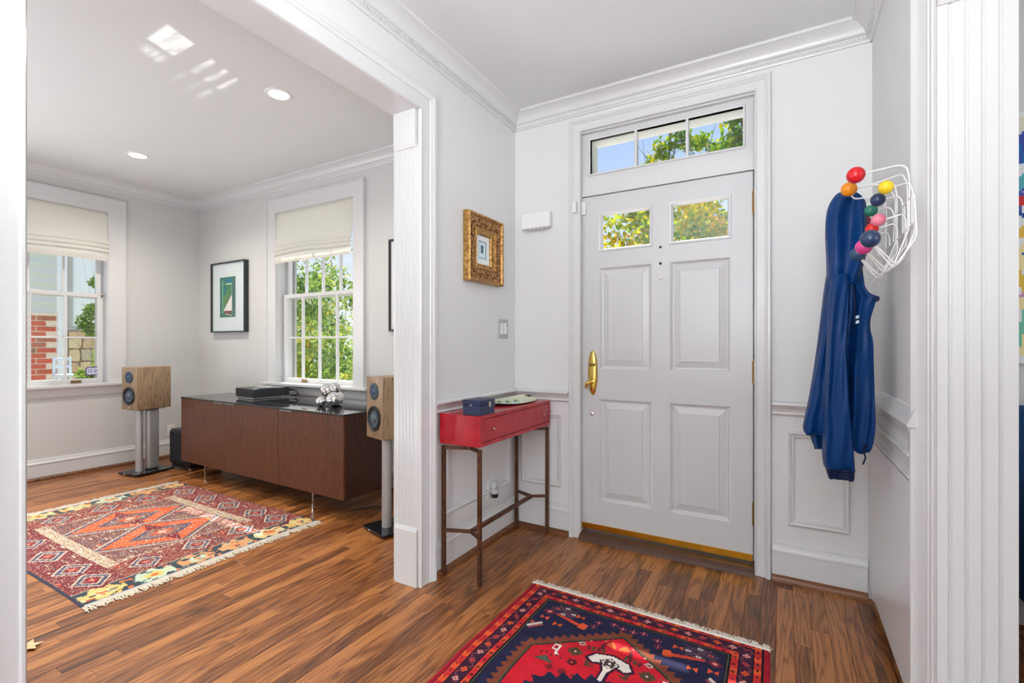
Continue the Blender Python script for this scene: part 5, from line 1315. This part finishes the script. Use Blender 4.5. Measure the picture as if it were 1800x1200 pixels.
for i, (x, y, r, h_, lab) in enumerate(((-7.0, 5.3, .62, 1.4, 'tall green shrub right of centre in the credenza window'), (-9.0, 7.2, .85, 1.6, 'yellow green shrub in the middle of the credenza window'), (-11.1, 7.4, .85, 2.0, 'leafy shrub at the left edge of the credenza window'), (-6.7, 7.4, .8, 1.8, 'leafy shrub at the right of the credenza window'), (-9.6, 11.2, 1.5, 2.6, 'large tree-like shrub far behind the credenza window'), (-13.9, 11.2, 1.5, 2.8, 'large dark shrub far left behind the credenza window'), (-7.2, 9.6, .9, 2.4, 'large pale shrub far right behind the credenza window'))):
    plant('leafy_shrub', lab, 'shrub', (x, y, GZ), [(0, 0, h_*.45, r), (.3*r, .2, h_, r*.9), (-.4*r, 0, h_*1.3, r*.8), (.2*r, 0, h_*1.75, r*.75), (-.5*r, .1, h_*.7, r*.8), (.6*r, 0, h_*.5, r*.8)], 3600, .10 if y < 9 else .13, LM_HEDGE, 40+i, False, H_)
# neighbour's house beyond the far left window
HX = -9.0
nh = thing('neighbour_house', 'grey clapboard neighbouring house on a brick base beyond the far left window', 'house', (HX, 2.0, GZ))
M_MORTAR = mat('mortar', srgb(244, 226, 204), .95); M_SIDING = mat('siding_blue_grey', srgb(226, 226, 214), .6); M_HTRIM = mat('house_trim', srgb(246, 246, 244), .5); M_HGREY = mat('house_grey', srgb(196, 190, 182), .6)
M_BRICK = mat('brick', srgb(160, 78, 64), .9); oi = N(M_BRICK, 'ShaderNodeObjectInfo'); r_ = ramp(M_BRICK, oi.outputs['Random'], [(0, srgb(160, 118, 94)), (.3, srgb(208, 104, 80)), (.65, srgb(224, 110, 86)), (1, srgb(176, 124, 100))]); L(M_BRICK, r_.outputs[0], BS(M_BRICK).inputs['Base Color'])
MB().box(HX-.3, HX-.012, -1.0, 2.70, GZ, 1.615).build('brick_backing', M_MORTAR, nh)
MB().box(HX-.3, HX-.03, -1.0, 3.6, 1.60, 3.6).build('upper_wall', M_HGREY, nh)
MB().box(HX-.3, HX+.02, -1.0, 2.70, 1.60, 1.64, .004).build('brick_ledge', M_MORTAR, nh)
bl, bh = .195, .060; bm_ = None
for r in range(13):
    z = 1.60-.075*(r+1)+.006
    for k_ in range(7):
        y1_ = 2.69-k_*.21-(.105 if r % 2 else 0)
        if k_ == 0 and r % 2: 
            MB().box(-.012, .006, -.0475, .0475, 0, bh, .003).build('brick', M_BRICK, nh).location = (0, 0, 0)
            o = [c for c in nh.children][-1]; o.location = (HX-.006, 2.69-.0475, z)
        if y1_-bl < 1.2: continue
        if bm_ is None: o = MB().box(-.012, .006, -bl/2, bl/2, 0, bh, .003).build('brick', M_BRICK, nh); bm_ = o.data
        else: o = link(bpy.data.objects.new('brick', bm_), nh)
        o.location = (HX-.006+random.uniform(-.002, .002), y1_-bl/2, z)
for i in range(13):
    z = 1.64+i*.135
    b = MB(); b.prism([(HX-.03, z), (HX+.012, z), (HX+.012, z+.006), (HX-.012, z+.139), (HX-.03, z+.139)], lambda x, zz: (x, -1.0, zz), lambda x, zz: (x, 2.70, zz)); b.build('siding_board', M_SIDING, nh)
MB().box(HX-.03, HX+.05, 2.70, 2.805, GZ, 3.6, .006).build('corner_post', M_HTRIM, nh)
b = MB(); b.box(HX-.05, HX+.02, 2.815, 2.872, 1.42, 3.6, .004); b.box(HX-.05, HX+.03, 2.815, 3.5, 1.40, 1.45, .004); b.build('window_frame', M_HGREY, nh)
MB().box(HX-.04, HX, 2.872, 3.45, 1.45, 3.6).build('white_panel', mat('white_panel', srgb(250, 250, 250), .4), nh)
sw_ = thing('stone_wall', 'rough tan stone wall below the neighbouring house', 'wall', (HX+.05, 3.2, GZ))
MB().box(HX-.2, HX+.0, 2.80, 4.2, GZ, 1.40).build('mortar_core', M_MORTAR, sw_)
M_STONE = mat('field_stone', srgb(170, 150, 120), .9); oi = N(M_STONE, 'ShaderNodeObjectInfo'); r_ = ramp(M_STONE, oi.outputs['Random'], [(0, srgb(186, 176, 150)), (.4, srgb(232, 208, 166)), (.7, srgb(216, 180, 142)), (1, srgb(240, 218, 180))]); L(M_STONE, r_.outputs[0], BS(M_STONE).inputs['Base Color'])
rs = np.random.RandomState(6); z = GZ
while z < 1.34:
    hh = rs.uniform(.13, .20); y = 2.81-rs.uniform(0, .1)
    if z+hh > 1.39: hh = 1.39-z
    while y < 4.1:
        ww = rs.uniform(.16, .34); a_, e_ = max(y, 2.81), y+ww
        if e_-a_ > .05:
            b = bmesh.new(); bmesh.ops.create_cube(b, size=1)
            bmesh.ops.subdivide_edges(b, edges=b.edges[:], cuts=1)
            for v in b.verts:
                q = v.co.normalized()*.62; v.co = v.co.lerp(q, .35)*1.04; v.co = Vector((HX+.01+v.co.x*.12+rs.uniform(-.008, .008), (a_+e_)/2+v.co.y*(e_-a_-.014)+rs.uniform(-.008, .008), z+hh/2+v.co.z*(hh-.014)+rs.uniform(-.006, .006)))
            m2 = MB(); m2.bm(b); m2.build('stone', M_STONE, sw_)
        y += ww
    z += hh
plant('climbing_bush', 'green bush with yellow tips against the white panel outside', 'bush', (-8.15, 2.83, GZ), [(0, .04, 2.1, .17), (-.02, -.06, 1.95, .13), (.02, .1, 2.5, .16), (0, .12, 3.0, .15), (0, .0, 1.8, .10)], 1500, .055, LM_DARK, 61, False)
plant('low_bush', 'low green bush by the stone wall outside', 'bush', (-7.75, 2.66, GZ), [(0, .0, 1.25, .17), (0, .14, 1.4, .16), (0, -.12, 1.1, .13), (.05, .1, 1.0, .2), (0, 0, .8, .2)], 1800, .055, LM_DARK, 62, False)
gc_ = thing('garden_chair', 'pale blue garden chair outside the far left window', 'chair', (-8.5, 2.66, GZ))
M_GCH = mat('pale_blue_paint', srgb(216, 226, 236), .5)
MB().box(-8.70, -8.36, 2.56, 2.76, .76, .79, .006).build('seat', M_GCH, gc_)
for y in (2.575, 2.745):
    for x in (-8.68, -8.38): MB().box(x-.014, x+.014, y-.014, y+.014, GZ, .77, .003).build('leg', M_GCH, gc_)
for y in (2.575, 2.745): MB().box(-8.694, -8.668, y-.014, y+.014, .78, 1.02, .003).build('back_post', M_GCH, gc_)
for z in (.89, .99): MB().box(-8.69, -8.672, 2.575, 2.745, z-.018, z+.018, .003).build('back_slat', M_GCH, gc_)
